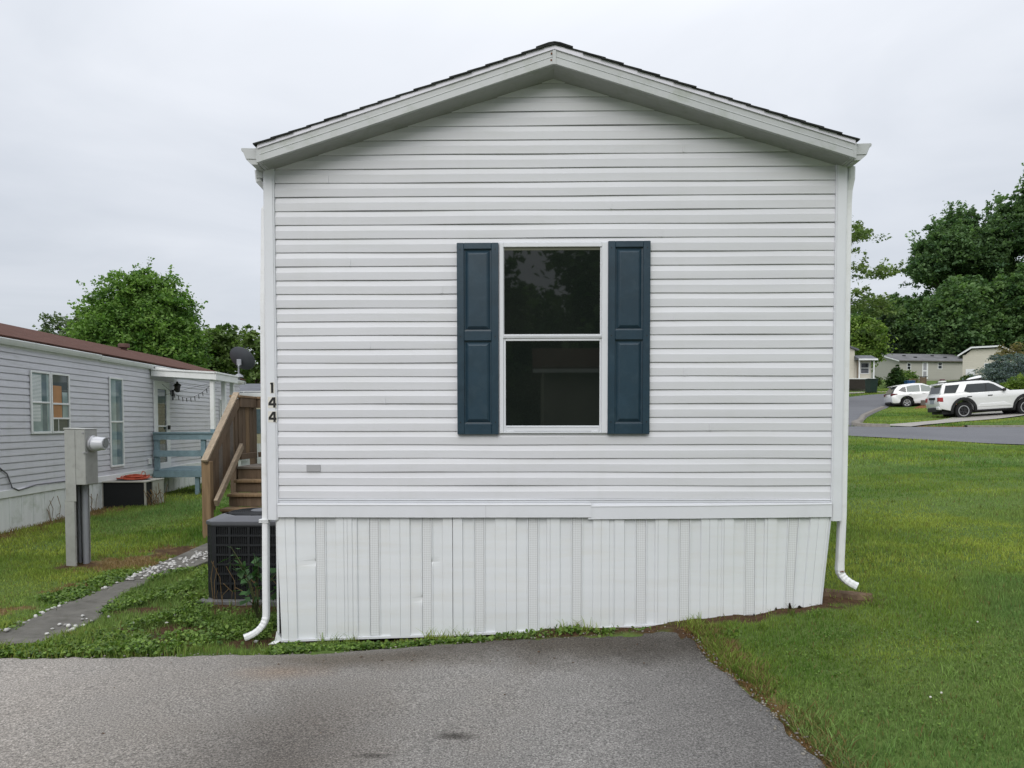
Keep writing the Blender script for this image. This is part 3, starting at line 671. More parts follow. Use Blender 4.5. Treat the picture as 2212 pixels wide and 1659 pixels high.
dk(MB().box((-4.548, 5.635, 1.03), (-4.51, 6.30, 1.12)), "lower_rail", M['wood']); dk(MB().box((-4.50, 6.302, 1.04), (-2.2, 6.338, 1.12)), "lower_rail", M['wood'])
def zr(y): return 1.02+(y-4.4)*.757
i = 0
for y in np.arange(4.53, 5.5, .152):
    dk(MB().bar((-4.54-.045*(y-4.4), y, zr(y)-.86), (-4.54-.045*(y-4.4), y, zr(y)+.02), .018, .132, (0, 1, 0)), "picket", M['wood'] if i % 3 else M['woodg']); i += 1
for y in np.arange(5.72, 6.32, .148):
    dk(MB().box((-4.575, y-.064, 1.03), (-4.552, y+.064, 1.9)), "picket", M['wood'] if i % 3 else M['wood2']); i += 1
for x in (-4.44, -4.05, -3.7, -3.1, -2.7, -2.35):
    dk(MB().box((x-.025, 6.342, .95), (x+.025, 6.37, 1.9)), "picket", M['wood'])

# ------------------------------------------------------------------ air conditioner by the corner
M['acdark'] = simple("charcoal_ac_paint", (.012, .0135, .016), .5, .15, 6, .35, dirt=(.04, .04, .035), damt=.2)
M['accap'] = simple("grey_ac_lid", (.085, .088, .10), .42, .08, 6, .45, dirt=(.09, .09, .08), damt=.3)
M['acin'] = simple("black_coil", (.008, .009, .010), .8, .3, 90)
M['pad'] = simple("grey_plastic_pad", (.14, .14, .14), .8, .2, 8)
ac = empty("air_conditioner", (-2.675, 1.40, -.02), R(0), "charcoal louvred air conditioner with grey lid at the white home's corner", "air conditioner")
S_, Hh = .395, .70
MB().box((-.45, -.45, -.03), (.45, .45, .035)).build("base_pad", M['pad'], ac, bevel=.01)
c_ = .07
oct_ = lambda s, c: [(-s, -s+c), (-s+c, -s), (s-c, -s), (s, -s+c), (s, s-c), (s-c, s), (-s+c, s), (-s, s-c)]
mb = MB(); mb.prism(oct_(S_-.03, c_), .62, 'z', .05); mb.build("coil", M['acin'], ac)
mb = MB(); mb.prism(oct_(S_, c_), .05, 'z', .036); mb.build("base_pan", M['acdark'], ac, bevel=.006)
for k in range(4):
    a = k*math.pi/2; Mr = Matrix.Rotation(a, 3, 'Z'); mb = MB()
    for j in range(8):
        z = .09+j*.0865
        V = MB().box((-S_+c_, -S_, z-.009), (S_-c_, -S_+.014, z+.009)); mb.add([Mr @ Vector(p) for p in V.v], V.f)
    for j in range(34):
        x = -S_+c_+.012+j*(2*S_-2*c_-.024)/33
        V = MB().box((x-.0033, -S_+.004, .09), (x+.0033, -S_+.010, .70)); mb.add([Mr @ Vector(p) for p in V.v], V.f)
    for xx in (-.17, .0, .17):
        V = MB().box((xx-.006, -S_+.001, .09), (xx+.006, -S_+.012, .70)); mb.add([Mr @ Vector(p) for p in V.v], V.f)
    mb.build("louvre_grille", M['acdark'], ac)
    mb = MB()
    V = MB()
    for j in range(8): V.prism([(-S_, -S_+c_-.0), (-S_+c_, -S_), (-S_+c_+.012, -S_+.012), (-S_+.012, -S_+c_+.012)], .020, 'z', .08+j*.0865)
    V.prism([(-S_+.02, -S_+c_-.016), (-S_+c_-.016, -S_+.02), (-S_+c_+.012, -S_+.02), (-S_+.02, -S_+c_+.012)], .62, 'z', .08)
    mb.add([Mr @ Vector(p) for p in V.v], V.f); cg_ = mb.build("louvred_corner_post", M['acdark'], ac)  # corner post of the unit: short louvre slats over an upright strip
    for xa_ in (-S_+c_-.004, S_-c_-.036):
        V = MB().box((xa_, -S_-.001, .08), (xa_+.04, -S_+.014, .70)); V.v = [tuple(Mr @ Vector(p)) for p in V.v]; V.build("edge_trim", M['acdark'], cg_)
rows = []
for s, z in ((S_+.008, .70), (S_+.012, .715), (S_+.010, .735), (S_-.06, .772), (S_-.085, .778)):
    pl_ = oct_(s, c_*1.1 if s > .35 else .16); rows.append([(x, y, z) for x, y in pl_+pl_[:1]])
MB().grid(rows).build("lid", M['accap'], ac, smooth=True)
mb = MB(); mb.lathe([(.30, .7705), (.31, .775), (.0, .776)], (0, 0, 0), n=40, cap=False); mb.build("fan_well", M['acin'], ac)
mb = MB()
for r_ in np.linspace(.10, .30, 13):
    pts = [(r_*math.cos(t_), r_*math.sin(t_), .783+.006*(1-r_/.3)) for t_ in np.linspace(0, 2*math.pi, 37)]; mb.tube(pts, .0022, 4, False)
for k in range(8):
    a = k*math.pi/4; mb.tube([(.09*math.cos(a), .09*math.sin(a), .786), (.31*math.cos(a), .31*math.sin(a), .779)], .0035, 5)
mb.build("fan_guard", M['acdark'], ac)
MB().lathe([(.11, .785), (.115, .792), (.10, .800), (.0, .803)], (0, 0, 0), n=28, cap=False).build("motor_cap", M['accap'], ac, smooth=True)
for a_ in ac.children: pass

# ------------------------------------------------------------------ electric meter pedestal
M['galv'] = simple("dull_grey_enclosure", (.36, .365, .345), .5, .1, 5, .4, metal=.15, dirt=(.17, .165, .14), damt=.4, bump=.05)
M['galvd'] = simple("steel_channel", (.40, .40, .385), .6, .15, 8, .3, metal=.2, dirt=(.1, .08, .06))
M['pvc'] = simple("grey_conduit", (.30, .31, .335), .5, .08, 6)
M['steel'] = simple("bright_steel_ring", (.50, .50, .52), .3, .08, 8, .5, metal=.6)
M['meterglass'] = glass_mat("pale_meter_cover", (.52, .53, .56), .12)
met = empty("electric_meter", (-5.21, 2.7, 0), R(-1.5), "grey metal electric meter post with a round meter, standing on the left lawn", "electric meter")
mb = MB().box((-.095, -.1, .905), (.13, .13, 1.52)); mb.build("enclosure", M['galv'], met, bevel=.005)
mb = MB().prism([(-.115, 1.521), (.134, 1.521), (.134, 1.528), (-.115, 1.54)], .235, 'y', -.104); mb.build("enclosure_lid", M['galv'], met, bevel=.003)
mb = MB().box((-.1005, -.106, .72), (.018, -.1005, 1.516)); mb.build("cover_plate", M['galv'], met, bevel=.002)
mb = MB().box((-.118, -.104, -.12), (-.005, -.096, .735)); mb.box((-.118, -.096, -.12), (-.110, .1, .73)); mb.build("post_sleeve", M['galv'], met, bevel=.003)
mb = MB().box((-.105, -.095, -.1), (.0, -.088, .92)); mb.box((-.105, -.088, -.1), (-.097, .11, .92)); mb.box((-.097, .10, -.1), (.035, .11, .92)); mb.build("post_channel", M['galvd'], met)
MB().tube([(.010, .06, -.1), (.010, .06, .91)], .033, 14).build("conduit", M['pvc'], met, smooth=True)
MB().tube([(-.062, .07, -.1), (-.062, .07, .91)], .016, 10).build("conduit", M['pvc'], met, smooth=True)
MB().lathe([(.088, 0), (.092, .006), (.092, .028), (.086, .034)], (.130, .015, 1.36), (1, 0, 0), 30).build("meter_ring", M['steel'], met, smooth=True)
mt = MB().lathe([(.080, 0), (.080, .05), (.072, .075), (.070, .12), (.064, .128), (0, .13)], (.164, .015, 1.36), (1, 0, 0), 30, cap=False).build("meter", M['meterglass'], met, smooth=True)
MB().lathe([(.055, 0), (.055, .004)], (.295, .015, 1.37), (1, 0, 0), 20).build("dial_face", simple("meter_dial", (.20, .21, .21), .4, .3, 40), mt)
mb = MB().box((.128, -.085, 1.255), (.138, -.06, 1.27)); mb.lathe([(.008, 0), (.008, .02)], (.12, -.104, 1.262), (0, -1, 0), 10); mb.box((.10, -.108, 1.478), (.12, -.1, 1.49)); mb.build("latch", M['steel'], met)

# ------------------------------------------------------------------ long mobile home on the left
M['nsid'] = siding_white("lilac_grey_lap_siding", (.605, .60, .64), (.30, .31, .27), .4)
M['nwhite'] = simple("old_white_metal", (.70, .71, .70), .45, .05, 2, .4, dirt=(.40, .42, .36), damt=.3)
M['nskirt'] = simple("stained_white_skirting", (.70, .715, .70), .6, .06, 2, .3, dirt=(.26, .31, .20), damt=.55, stretch=(6, 6, .8))
M['brownroof'] = simple("red_brown_shingles", (.100, .052, .041), .95, .22, 6, .1, bump=.7, bscale=50, dirt=(.06, .035, .03))
M['tealpane'] = glass_mat("pale_teal_curtained_pane", (.20, .27, .265), .05, (.30, .38, .375), 3)
M['darkpane'] = glass_mat("dark_green_pane", (.035, .05, .045), .03, (.06, .08, .075), 3)
M['bluepane'] = glass_mat("blue_grey_pane", (.09, .14, .155), .04, (.15, .20, .215), 4)
M['orange'] = simple("orange_brown_board", (.38, .20, .09), .8)
M['bluepaint'] = simple("faded_blue_grey_paint", (.20, .285, .32), .7, .15, 6, .3, dirt=(.10, .13, .13), damt=.5, bump=.2, bscale=30)
nb = empty("mobile_home", (-7.8, 5.1, 0), R(4), "long lilac grey mobile home with a brown shingle roof on the left side", "mobile home")
mb = MB(); k = 0; z = .60
lap_wall("siding", -8, 11, .60, 2.78, -.008, nb, M['nsid'], 1, .1016, .018)
mb = MB().box((-4.2, -8, .0), (-.011, 11, 2.76)); mb.prism([(-4.2, 2.76), (-.002, 2.76), (-2.1, 3.36)], .02, 'y', 10.98); mb.prism([(-4.2, 2.76), (-.002, 2.76), (-2.1, 3.36)], .02, 'y', -8); mb.build("wall_core", M['nsid'], nb)
MB().box((.0, -8, -.15), (.008, 11, .505)).build("skirting", M['nskirt'], nb)
mb = MB()
for u in np.arange(-8, 11, .3): mb.box((.008, u, -.15), (.014, u+.02, .5))
mb.build("skirting_rib", M['nskirt'], nb)
MB().box((-.01, -8, .498), (.03, 11, .61)).build("skirt_rail", M['nwhite'], nb, bevel=.005)
mb = MB(); sl2 = .285
for s in (0, 1):
    pts = [(.10, 2.83), (-2.1, 2.83+2.2*sl2), (-2.1, 2.855+2.2*sl2), (.11, 2.855)]
    if s: pts = [(-4.2-x_, z_) for x_, z_ in pts]
    mb.prism(pts, 19.5, 'y', -8.2)
nroof = mb.build("roof", M['brownroof'], nb)
mb = MB().prism([(.012, 2.815), (.105, 2.822), (.112, 2.81), (.095, 2.77), (.075, 2.735), (.012, 2.732)], 10.95, 'y', -8.2); mb.build("gutter", M['nwhite'], nb)
mb = MB().prism([(.012, 2.805), (.095, 2.812), (.10, 2.80), (.085, 2.76), (.068, 2.728), (.012, 2.725)], 8.4, 'y', 2.78); mb.build("gutter", M['nwhite'], nb)
MB().box((.0, -8.2, 2.70), (.012, 11.2, 2.83)).build("eave_fascia", M['nwhite'], nb)
mb = MB().prism([(.1, 2.80), (-2.1, 3.43), (-2.1, 3.33), (.1, 2.70)], .02, 'y', 11.28); mb.prism([(-4.3, 2.80), (-2.1, 3.43), (-2.1, 3.33), (-4.3, 2.70)], .02, 'y', 11.28); mb.build("rake_fascia", M['nwhite'], nb)
MB().lathe([(.07, -.15), (.07, .10), (.13, .11), (.13, .19), (.12, .205), (.0, .21)], (-1.72, 7.6, 3.32), n=18, cap=False).build("roof_vent", simple("rusty_vent", (.09, .045, .035), .7, .3, 8), nb, smooth=True)
def nwin(u0, u1, z0, z1, rails, pane, name="window"):
    f = MB(); t_ = .035
    f.box((.012, u0-t_, z0-t_), (.034, u0, z1+t_)); f.box((.012, u1, z0-t_), (.034, u1+t_, z1+t_)); f.box((.012, u0, z1), (.034, u1, z1+t_)); f.box((.012, u0, z0-t_), (.040, u1, z0))
    for r_ in rails: f.box((.012, u0, r_-.014), (.030, u1, r_+.014))
    o_ = f.build(name, M['nwhite'], nb, bevel=.003)
    MB().box((.004, u0, z0), (.016, u1, z1)).build("pane", pane, o_)
    return o_
w_ = nwin(.72, 1.19, 1.455, 2.375, [1.915], M['tealpane'])
m2 = MB()
for j in range(20): m2.box((.0161, .73, 1.93+j*.021), (.0166, .98, 1.942+j*.021))
for j in range(12): m2.box((.0161, .73, 1.62+j*.022), (.0166, .95, 1.632+j*.022))
m2.build("blind", M['nwhite'], w_); MB().box((.0161, 1.0, 1.46), (.0166, 1.13, 2.37)).build("curtain", M['bluepane'], w_)
w_ = nwin(1.275, 1.755, 1.455, 2.375, [1.905, 1.665], M['darkpane'])
MB().box((.0161, 1.31, 1.68), (.0166, 1.56, 2.20)).build("board", M['orange'], w_); MB().box((.0161, 1.58, 1.68), (.0168, 1.74, 2.1)).build("curtain", M['tealpane'], w_)
MB().box((.0161, 1.44, 1.46), (.020, 1.455, 1.655)).build("muntin", M['nwhite'], w_)
w_ = nwin(3.20, 3.67, .785, 2.42, [1.61], M['tealpane'])
MB().box((.0161, 3.43, .79), (.0166, 3.64, 1.60)).build("curtain", M['bluepane'], w_); MB().box((.0161, 3.43, 1.63), (.0166, 3.66, 2.40)).build("curtain", M['bluepane'], w_)
nwin(9.25, 9.75, 1.3, 2.2, [1.72], M['bluepane'])
d_ = MB(); d_.box((.012, 5.09, .56), (.04, 5.26, 2.50)); d_.box((.012, 5.72, .56), (.04, 5.90, 2.50)); d_.box((.012, 5.26, 2.32), (.04, 5.72, 2.50)); d_.box((.012, 5.26, .56), (.04, 5.72, .72)); d_.box((.012, 5.26, 1.50), (.038, 5.72, 1.53))
door = d_.build("door", M['nwhite'], nb, bevel=.004)
MB().box((.005, 5.26, .72), (.018, 5.72, 2.32)).build("pane", M['darkpane'], door); MB().box((.018, 5.27, 2.0), (.020, 5.70, 2.31)).build("pane", M['bluepane'], door)
MB().box((.04, 5.75, 1.44), (.085, 5.80, 1.53)).build("handle", M['black'], door)
MB().tube([(.02, -.2, 1.0), (.025, .05, .85), (.03, .15, .64), (.035, .3, .585), (.035, .75, .63), (.035, 1.6, .62), (.035, 2.4, .61)], .010, 6).build("cable", simple("grey_cable", (.12, .12, .13), .6), nb)
MB().box((.012, 4.78, .72), (.05, 4.88, .84)).build("outlet_box", M['nwhite'], nb, bevel=.005)
# lantern
def at_n(u, v, z): 
    a = R(4); return (-7.8+v*math.cos(a)-u*math.sin(a), 5.1+v*math.sin(a)+u*math.cos(a), z)
lan = empty("wall_lantern", at_n(6.12, .02, 2.35), R(4), "black wall lantern beside the glazed door under the small porch roof", "lantern")
MB().box((-.01, -.04, -.16), (.012, .04, -.02)).build("back_plate", M['black'], lan); MB().tube([(.0, 0, -.25), (.01, 0, -.06), (.08, 0, .09)], .012, 6).build("bracket", M['black'], lan)
MB().lathe([(.03, .0), (.055, .02), (.075, .15), (.0, .15)], (.10, 0, -.07), n=6, cap=False).build("glass_body", simple("smoky_glass", (.05, .04, .04), .2), lan)
MB().lathe([(.10, .08), (.06, .12), (.02, .14), (.025, .17), (.0, .18)], (.10, 0, 0), n=6, cap=False).build("hood", M['black'], lan)

# porch attached to the left home
po = empty("porch", at_n(5.0, 0, .03), R(4), "small white roofed porch with a blue grey painted rail in front of the glazed door", "porch"); po.scale = (.93, 1, 1)
mb = MB(); mb.prism([(.12, 2.56), (1.46, 2.50), (1.46, 2.53), (.12, 2.75)], 1.42, 'y', -.02); mb.build("porch_roof", M['nwhite'], po)
mb = MB(); mb.prism([(.04, 2.55), (1.47, 2.47), (1.47, 2.60), (.04, 2.67)], .03, 'y', -.05); mb.box((1.46, -.05, 2.468), (1.49, 1.42, 2.60)); mb.prism([(.04, 2.672), (1.49, 2.602), (1.49, 2.640), (.04, 2.712)], .05, 'y', -.07); mb.box((1.46, -.07, 2.604), (1.51, 1.42, 2.64))
mb.build("fascia", M['nwhite'], po, bevel=.003)
for v, u, nm in ((1.36, .02, 1), (1.36, .74, 0), (1.36, 1.32, 0)):
    p_ = MB().box((v-.045, u-.0, 1.42 if nm else .42), (v+.045, u+.09, 2.48)).build("porch_post", M['nwhite'], po, bevel=.004)
    if nm: MB().box((v-.046, u-.001, -.1), (v+.046, u+.091, 1.42)).build("painted_foot", M['bluepaint'], p_)
mb = MB()
for i in range(10): mb.box((.04, .0+i*.138, .53), (1.42, .0+i*.138+.13, .56))
mb.build("deck_board", M['bluepaint'], po)
MB().box((.04, -.035, .40), (1.42, -.002, .53)).build("deck_fascia", M['bluepaint'], po); MB().box((1.42, -.035, .40), (1.45, 1.4, .53)).build("deck_fascia", M['bluepaint'], po)
for v in (.12, 1.0): MB().box((v-.045, -.002, -.1), (v+.045, .08, .53)).build("leg", M['bluepaint'], po)
MB().box((.05, -.06, 1.33), (1.45, .06, 1.362)).build("rail_cap", M['bluepaint'], po); MB().box((.05, -.032, 1.20), (1.42, -.002, 1.33)).build("top_rail", M['bluepaint'], po)
MB().box((.05, -.032, .84), (1.42, -.002, .97)).build("middle_rail", M['bluepaint'], po)
for v in (.10, 1.15): MB().box((v-.05, .0, .53), (v+.05, .08, 1.33)).build("baluster", M['bluepaint'], po)
MB().box((1.40, .1, 1.25), (1.44, 1.4, 1.36)).build("side_rail", M['bluepaint'], po); MB().box((1.40, .1, .84), (1.44, 1.4, .95)).build("side_rail", M['bluepaint'], po)
ln_ = MB(); pts = [(.2+1.1*s_, .10, 2.42-.30*math.sin(math.pi*min(1, s_*1.05))) for s_ in np.linspace(0, 1, 14)]; ln_.tube([Vector(at_n(5.0+p[1], p[0], p[2])) for p in pts], .004, 5)
for p in pts[2:-1]: ln_.tube([Vector(at_n(5.0+p[1], p[0], p[2])), Vector(at_n(5.0+p[1], p[0]+.01, p[2]-.09))], .008, 5)
pts = [(.25, .1, 2.18), (.9, .1, 2.36), (1.34, .1, 2.46)]; ln_.tube([Vector(at_n(5.0+p[1], p[0], p[2])) for p in pts], .003, 4)
pts = [(.25, .1, 2.46), (.8, .1, 2.38), (1.34, .1, 2.30)]; ln_.tube([Vector(at_n(5.0+p[1], p[0], p[2])) for p in pts], .003, 4)
tag(ln_.build("string_lights", M['black']), "dark string of small lights sagging under the porch roof", "string lights")
# old condenser by the left home
M['oldac'] = simple("beige_grey_ac_panel", (.36, .35, .31), .55, .1, 4, .3, dirt=(.2, .18, .13), damt=.5)
oa = empty("air_conditioner", at_n(3.22, .40, -.01), R(4), "old low beige air conditioner with black sides by the grey home's skirting", "air conditioner")
W2 = .40
MB().box((-W2+.02, -W2+.02, .02), (W2-.02, W2-.02, .50)).build("coil", M['acin'], oa)
for sx, sy in ((-1, -1), (1, -1), (-1, 1)): MB().box((sx*W2-.03 if sx > 0 else -W2, sy*W2-.03 if sy > 0 else -W2, .0), (W2 if sx > 0 else -W2+.03, W2 if sy > 0 else -W2+.03, .50)).build("corner_post", M['oldac'], oa)
MB().box((W2-.025, -.10, .0), (W2, W2, .50)).build("side_panel", M['oldac'], oa, bevel=.004)
MB().box((-W2-.01, -W2-.01, .50), (W2+.01, W2+.01, .525)).build("top_panel", M['oldac'], oa, bevel=.004); MB().box((-W2, -W2, -.03), (W2, W2, .02)).build("base_pan", M['oldac'], oa)
MB().lathe([(.30, .526), (.28, .529), (0, .529)], (0, 0, 0), n=28, cap=False).build("fan_opening", M['acin'], oa)
mb = MB(); rg = random.Random(8)
for k in range(9):
    r_ = rg.uniform(.18, .33); cx_, cy_2 = rg.uniform(-.04, .04), rg.uniform(-.04, .04)
    mb.tube([Vector(at_n(3.26+r_*math.sin(t_)+cy_2, .42+r_*.9*math.cos(t_)+cx_, .535+.012*k*.6+.01*math.sin(3*t_+k))) for t_ in np.linspace(0, 6.283, 26)], .008, 5, False)
mb.tube([Vector(at_n(3.3, .5, .58)), Vector(at_n(3.4, .5, .66)), Vector(at_n(3.5, .5, .64)), Vector(at_n(3.52, .5, .56))], .007, 5)
tag(mb.build("extension_cord", simple("orange_red_cord", (.42, .07, .03), .6)), "orange red cord coiled on top of the old beige air conditioner", "cord")
# satellite dish at the far roof corner
di = empty("satellite_dish", (-7.85, 14.2, 2.78), 0, "dark grey satellite dish on a short mast above the left home's far roof corner", "satellite dish")
M['dish'] = simple("dark_grey_dish", (.060, .066, .075), .5, .08, 3)
MB().tube([(0, 0, -.05), (0, 0, .32), (.0, .05, .40)], .028, 10).build("mast", M['pvc'], di, smooth=True); MB().lathe([(.12, 0), (.10, .05), (.04, .09), (0, .1)], (0, 0, .02), n=14, cap=False).build("foot", M['pvc'], di)
dm = MB(); ax = Vector((.25, .86, .42)).normalized(); rows = []
a_ = ax.cross(Vector((0, 0, 1))).normalized(); b_ = ax.cross(a_)
a_, b_ = a_*math.cos(.42)+b_*math.sin(.42), b_*math.cos(.42)-a_*math.sin(.42)
for r_ in np.linspace(0.001, 1, 9):
    rows.append([Vector((.03, .06, .50))+ax*(.09*r_*r_)+a_*(.38*r_*math.cos(t_))+b_*(.315*r_*math.sin(t_)) for t_ in np.linspace(0, 2*math.pi, 33)])
rows2 = [[p-ax*.012 for p in r_] for r_ in rows[::-1]]
dm.grid(rows+rows2).build("reflector", M['dish'], di, smooth=True)
MB().box((-.06, .0, .34), (.06, .05, .50)).build("bracket", M['pvc'], di, bevel=.01); MB().tube([(.03, .1, .36), (.2, .55, .58)], .014, 6).build("feed_arm", M['dish'], di)

# cream mobile home across the end
M['cream'] = siding_white("cream_siding", (.56, .51, .33), (.3, .28, .18), .3); M['olive'] = simple("olive_trim", (.14, .125, .055), .7, .1, 4)
M['greyroof'] = simple("grey_roofing", (.13, .135, .15), .9, .2, 4, .2, bump=.3)
cm = empty("mobile_home", (-5.2, 17.0, .1), R(-1), "cream mobile home with olive eave and a white gutter seen behind the wooden steps", "mobile home")
mb = MB(); z = .85; k = 0
while z < 2.1:
    mb.grid([[(x, -o_, z+dz) for x in np.linspace(-4.4, 4.4, 8)] for o_, dz in ((0, 0), (.012, 0), (.004, .1))]); z += .1
mb.build("siding", M['cream'], cm); MB().box((-4.4, .002, -.2), (4.4, 4, 2.4)).build("wall_core", M['cream'], cm)
MB().box((-4.4, -.008, -.2), (4.4, .0, .9)).build("skirting", M['nskirt'], cm); MB().box((-4.42, -.03, 2.1), (4.42, .0, 2.28)).build("eave_band", M['olive'], cm)
mb = MB().box((-4.5, -.10, 2.28), (4.5, -.012, 2.40)); mb.build("gutter", M['nwhite'], cm); MB().box((-4.5, -.075, 2.43), (4.5, -.06, 2.45)).build("gutter_rail", M['nwhite'], cm)
for x in np.arange(-4.2, 4.4, .6): MB().bar((x, -.068, 2.40), (x+.02, -.068, 2.44), .015, .015).build("gutter_strap", M['nwhite'], cm)
mb = MB().prism([(-.06, 2.41), (2, 2.78), (4.1, 2.41)], 9, 'x', -4.5); mb.build("roof", M['greyroof'], cm)
MB().lathe([(.05, -.1), (.05, .22), (.13, .24), (.10, .29), (.0, .3)], (-3.22, .6, 2.5), n=14, cap=False).build("roof_vent", simple("rust_brown_vent", (.10, .05, .04), .7), cm)
for x, c in ((-3.35, 'bluepane'), (-1.6, 'bluepane')): MB().box((x, -.02, 1.15), (x+.5, -.010, 1.9)).build("window", M[c], cm)
MB().box((-3.9, -.03, .3), (-3.55, -.012, 1.3)).build("panel", M['nwhite'], cm)

# ------------------------------------------------------------------ vehicles
M['carwhite'] = simple("white_car_paint", (.72, .72, .72), .25, .02, 2, .5, coat=.6)
M['carglass'] = glass_mat("tinted_car_glass", (.022, .026, .028), .03, (.035, .042, .044)); M['carglass2'] = glass_mat("green_car_glass", (.10, .13, .125), .04, (.13, .16, .15))
M['carblack'] = simple("black_car_plastic", (.018, .018, .019), .6, .15, 10, .3); M['tyre'] = simple("tyre_rubber", (.017, .017, .018), .85, .2, 20, .2)
M['rim'] = simple("silver_rim", (.48, .48, .49), .3, .05, 8, .5, metal=.7); M['rimd'] = simple("dark_wheel", (.02, .02, .022), .4, .1, 10, .4)
M['red'] = simple("red_tail_lamp", (.30, .012, .015), .2, .15, 20, .5, coat=.5); M['platec'] = simple("licence_plate", (.30, .32, .36), .5, .2, 30)
def taper(poly, hw, out=0.0, d=None):
    """profile in (x,z); hw(z) gives the half width; both sides closed"""
    n = len(poly); V = [(x, -hw(z), z) for x, z in poly]+[(x, hw(z), z) for x, z in poly]
    mb = MB(); mb.add(V, [tuple(range(n)), tuple(range(2*n-1, n-1, -1))]+[(i, i+n, (i+1) % n+n, (i+1) % n) for i in range(n)]); return mb
def side_panel(poly, hw, s, off=.008, th=.01):
    n = len(poly); V = [(x, s*(hw(z)+off), z) for x, z in poly]+[(x, s*(hw(z)+off-th), z) for x, z in poly]
    mb = MB(); mb.add(V, [tuple(range(n)), tuple(range(2*n-1, n-1, -1))]+[(i, i+n, (i+1) % n+n, (i+1) % n) for i in range(n)]); return mb
def arch(cx, cz, r, a0=180, a1=0, n=12): return [(cx+r*math.cos(R(a0+(a1-a0)*k/n)), cz+r*math.sin(R(a0+(a1-a0)*k/n))) for k in range(n+1)]
def wheel(par, x, y, r, s, ring):
    t_ = MB().lathe([(r*.62, -.11), (r*.93, -.115), (r, -.08), (r, .08), (r*.93, .115), (r*.62, .11)], (x, y, r), (0, s, 0), 28, cap=False).build("wheel", M['tyre'], par, smooth=True)
    MB().lathe([(r*.63, .08), (r*.63, .112), (r*.545, .112), (r*.53, .07)], (x, y, r), (0, s, 0), 28, cap=False).build("rim", M['rim'], t_, smooth=True)
    m2 = MB().lathe([(r*.60, -.1), (r*.60, .04), (0, .045)], (x, y, r), (0, s, 0), 24, cap=False)
    m2.build("wheel_disc", M['rimd'], t_)
    m3 = MB()
    for k in range(6 if ring else 5):
        a = 2*math.pi*k/(6 if ring else 5)+.3
        m3.bar((x+.03*math.cos(a), y+s*.075, r+.03*math.sin(a)), (x+r*.56*math.cos(a), y+s*.085, r+r*.56*math.sin(a)), .06, .03, (0, 1, 0))
    m3.build("spokes", M['rimd'] if ring else M['rim'], t_)
# large upright off-road wagon
sv = empty("parked_car", (21.43, 32.0, 1.70), 0, "white off-road wagon with black wheel arches, parked nose up on the pale drive", "car")
sv.rotation_euler = (0, R(-3.6), R(-9)); sv.scale = (.97, .93, 1.05)
wb, r = 2.85, .40
low = [(-1.10, .56), (-.62, .44), (-.52, .42)]+arch(0, .42, .50)+[(.54, .40), (2.28, .40)]+arch(wb, .42, .50)+[(3.42, .46), (3.74, .55), (3.83, .75), (3.80, 1.00), (3.70, 1.13), (3.2, 1.19), (2.32, 1.22), (-1.04, 1.22), (-1.12, 1.12), (-1.16, .85)]
hw1 = lambda z: .955-.06*max(0, (z-1.0)/.22)-.04*max(0, (.6-z)/.2)
taper(low, hw1).build("body", M['carwhite'], sv, smooth=True, bevel=.035, seg=2)
gh = [(-1.05, 1.17), (-.99, 1.40), (-.90, 1.66), (-.78, 1.735), (.3, 1.77), (.9, 1.765), (1.28, 1.72), (1.56, 1.60), (2.22, 1.19)]
hw2 = lambda z: .885-.30*max(0, (z-1.2))
taper(gh, hw2).build("cabin", M['carwhite'], sv, smooth=True, bevel=.03, seg=2)
for s in (-1, 1):
    side_panel([(-.88, 1.265), (-.34, 1.255), (-.09, 1.64), (-.75, 1.63)], hw2, s).build("side_window", M['carglass'], sv)
    side_panel([(.06, 1.30), (.32, 1.225), (1.92, 1.225), (1.80, 1.33), (1.45, 1.56), (1.25, 1.63), (.24, 1.63)], hw2, s).build("side_window", M['carglass'], sv)
    side_panel([(1.05, 1.23), (1.10, 1.23), (1.12, 1.62), (1.07, 1.62)], hw2, s, .010).build("window_pillar", M['carblack'], sv)
    for cx in (0, wb):
        o_ = arch(cx, .42, .615, 188, -8, 14); i_ = arch(cx, .42, .49, 188, -8, 14)[::-1]
        side_panel(o_+i_, hw1, s, .035, .12).build("wheel_arch", M['carblack'], sv, bevel=.012)
        wheel(sv, cx, s*.80, r, s, True)
    side_panel([(.55, .41), (2.3, .41), (2.27, .35), (.58, .35)], hw1, s, .05, .14).build("side_step", M['carblack'], sv)
    side_panel([(.68, .62), (.76, .69), (1.86, .71), (2.08, .60), (2.2, .52), (.62, .54)], hw1, s, .022, .03).build("door_moulding", M['carwhite'], sv, bevel=.012)
    for hx, hz in ((.17, 1.045), (1.12, 1.05)): side_panel([(hx, hz-.018), (hx+.22, hz-.018), (hx+.22, hz+.02), (hx, hz+.02)], hw1, s, .03, .03).build("door_handle", M['carblack'], sv, bevel=.008)
    for dx in (.40, 1.18): side_panel([(dx, .56), (dx+.012, .56), (dx+.012, 1.2), (dx, 1.2)], hw1, s, .003, .01).build("door_gap", M['plate'], sv)
    MB().box((1.80, s*.90-.0 if s > 0 else s*1.08, 1.20), (1.93, s*1.08 if s > 0 else s*.90, 1.34)).build("mirror", M['carblack'], sv, bevel=.03)
    MB().box((-1.165, s*.70 if s > 0 else -.945, .86), (-.93, .945 if s > 0 else -.70, 1.09)).build("tail_lamp", M['red'], sv, bevel=.03)
    MB().tube([(-.75, s*.62, 1.74), (-.65, s*.62, 1.80), (1.0, s*.62, 1.825), (1.15, s*.62, 1.765)], .022, 8).build("roof_rail", M['carblack'], sv)
for x in (-.3, .65): MB().box((x-.03, -.62, 1.785), (x+.03, .62, 1.81)).build("cross_bar", M['carblack'], sv)
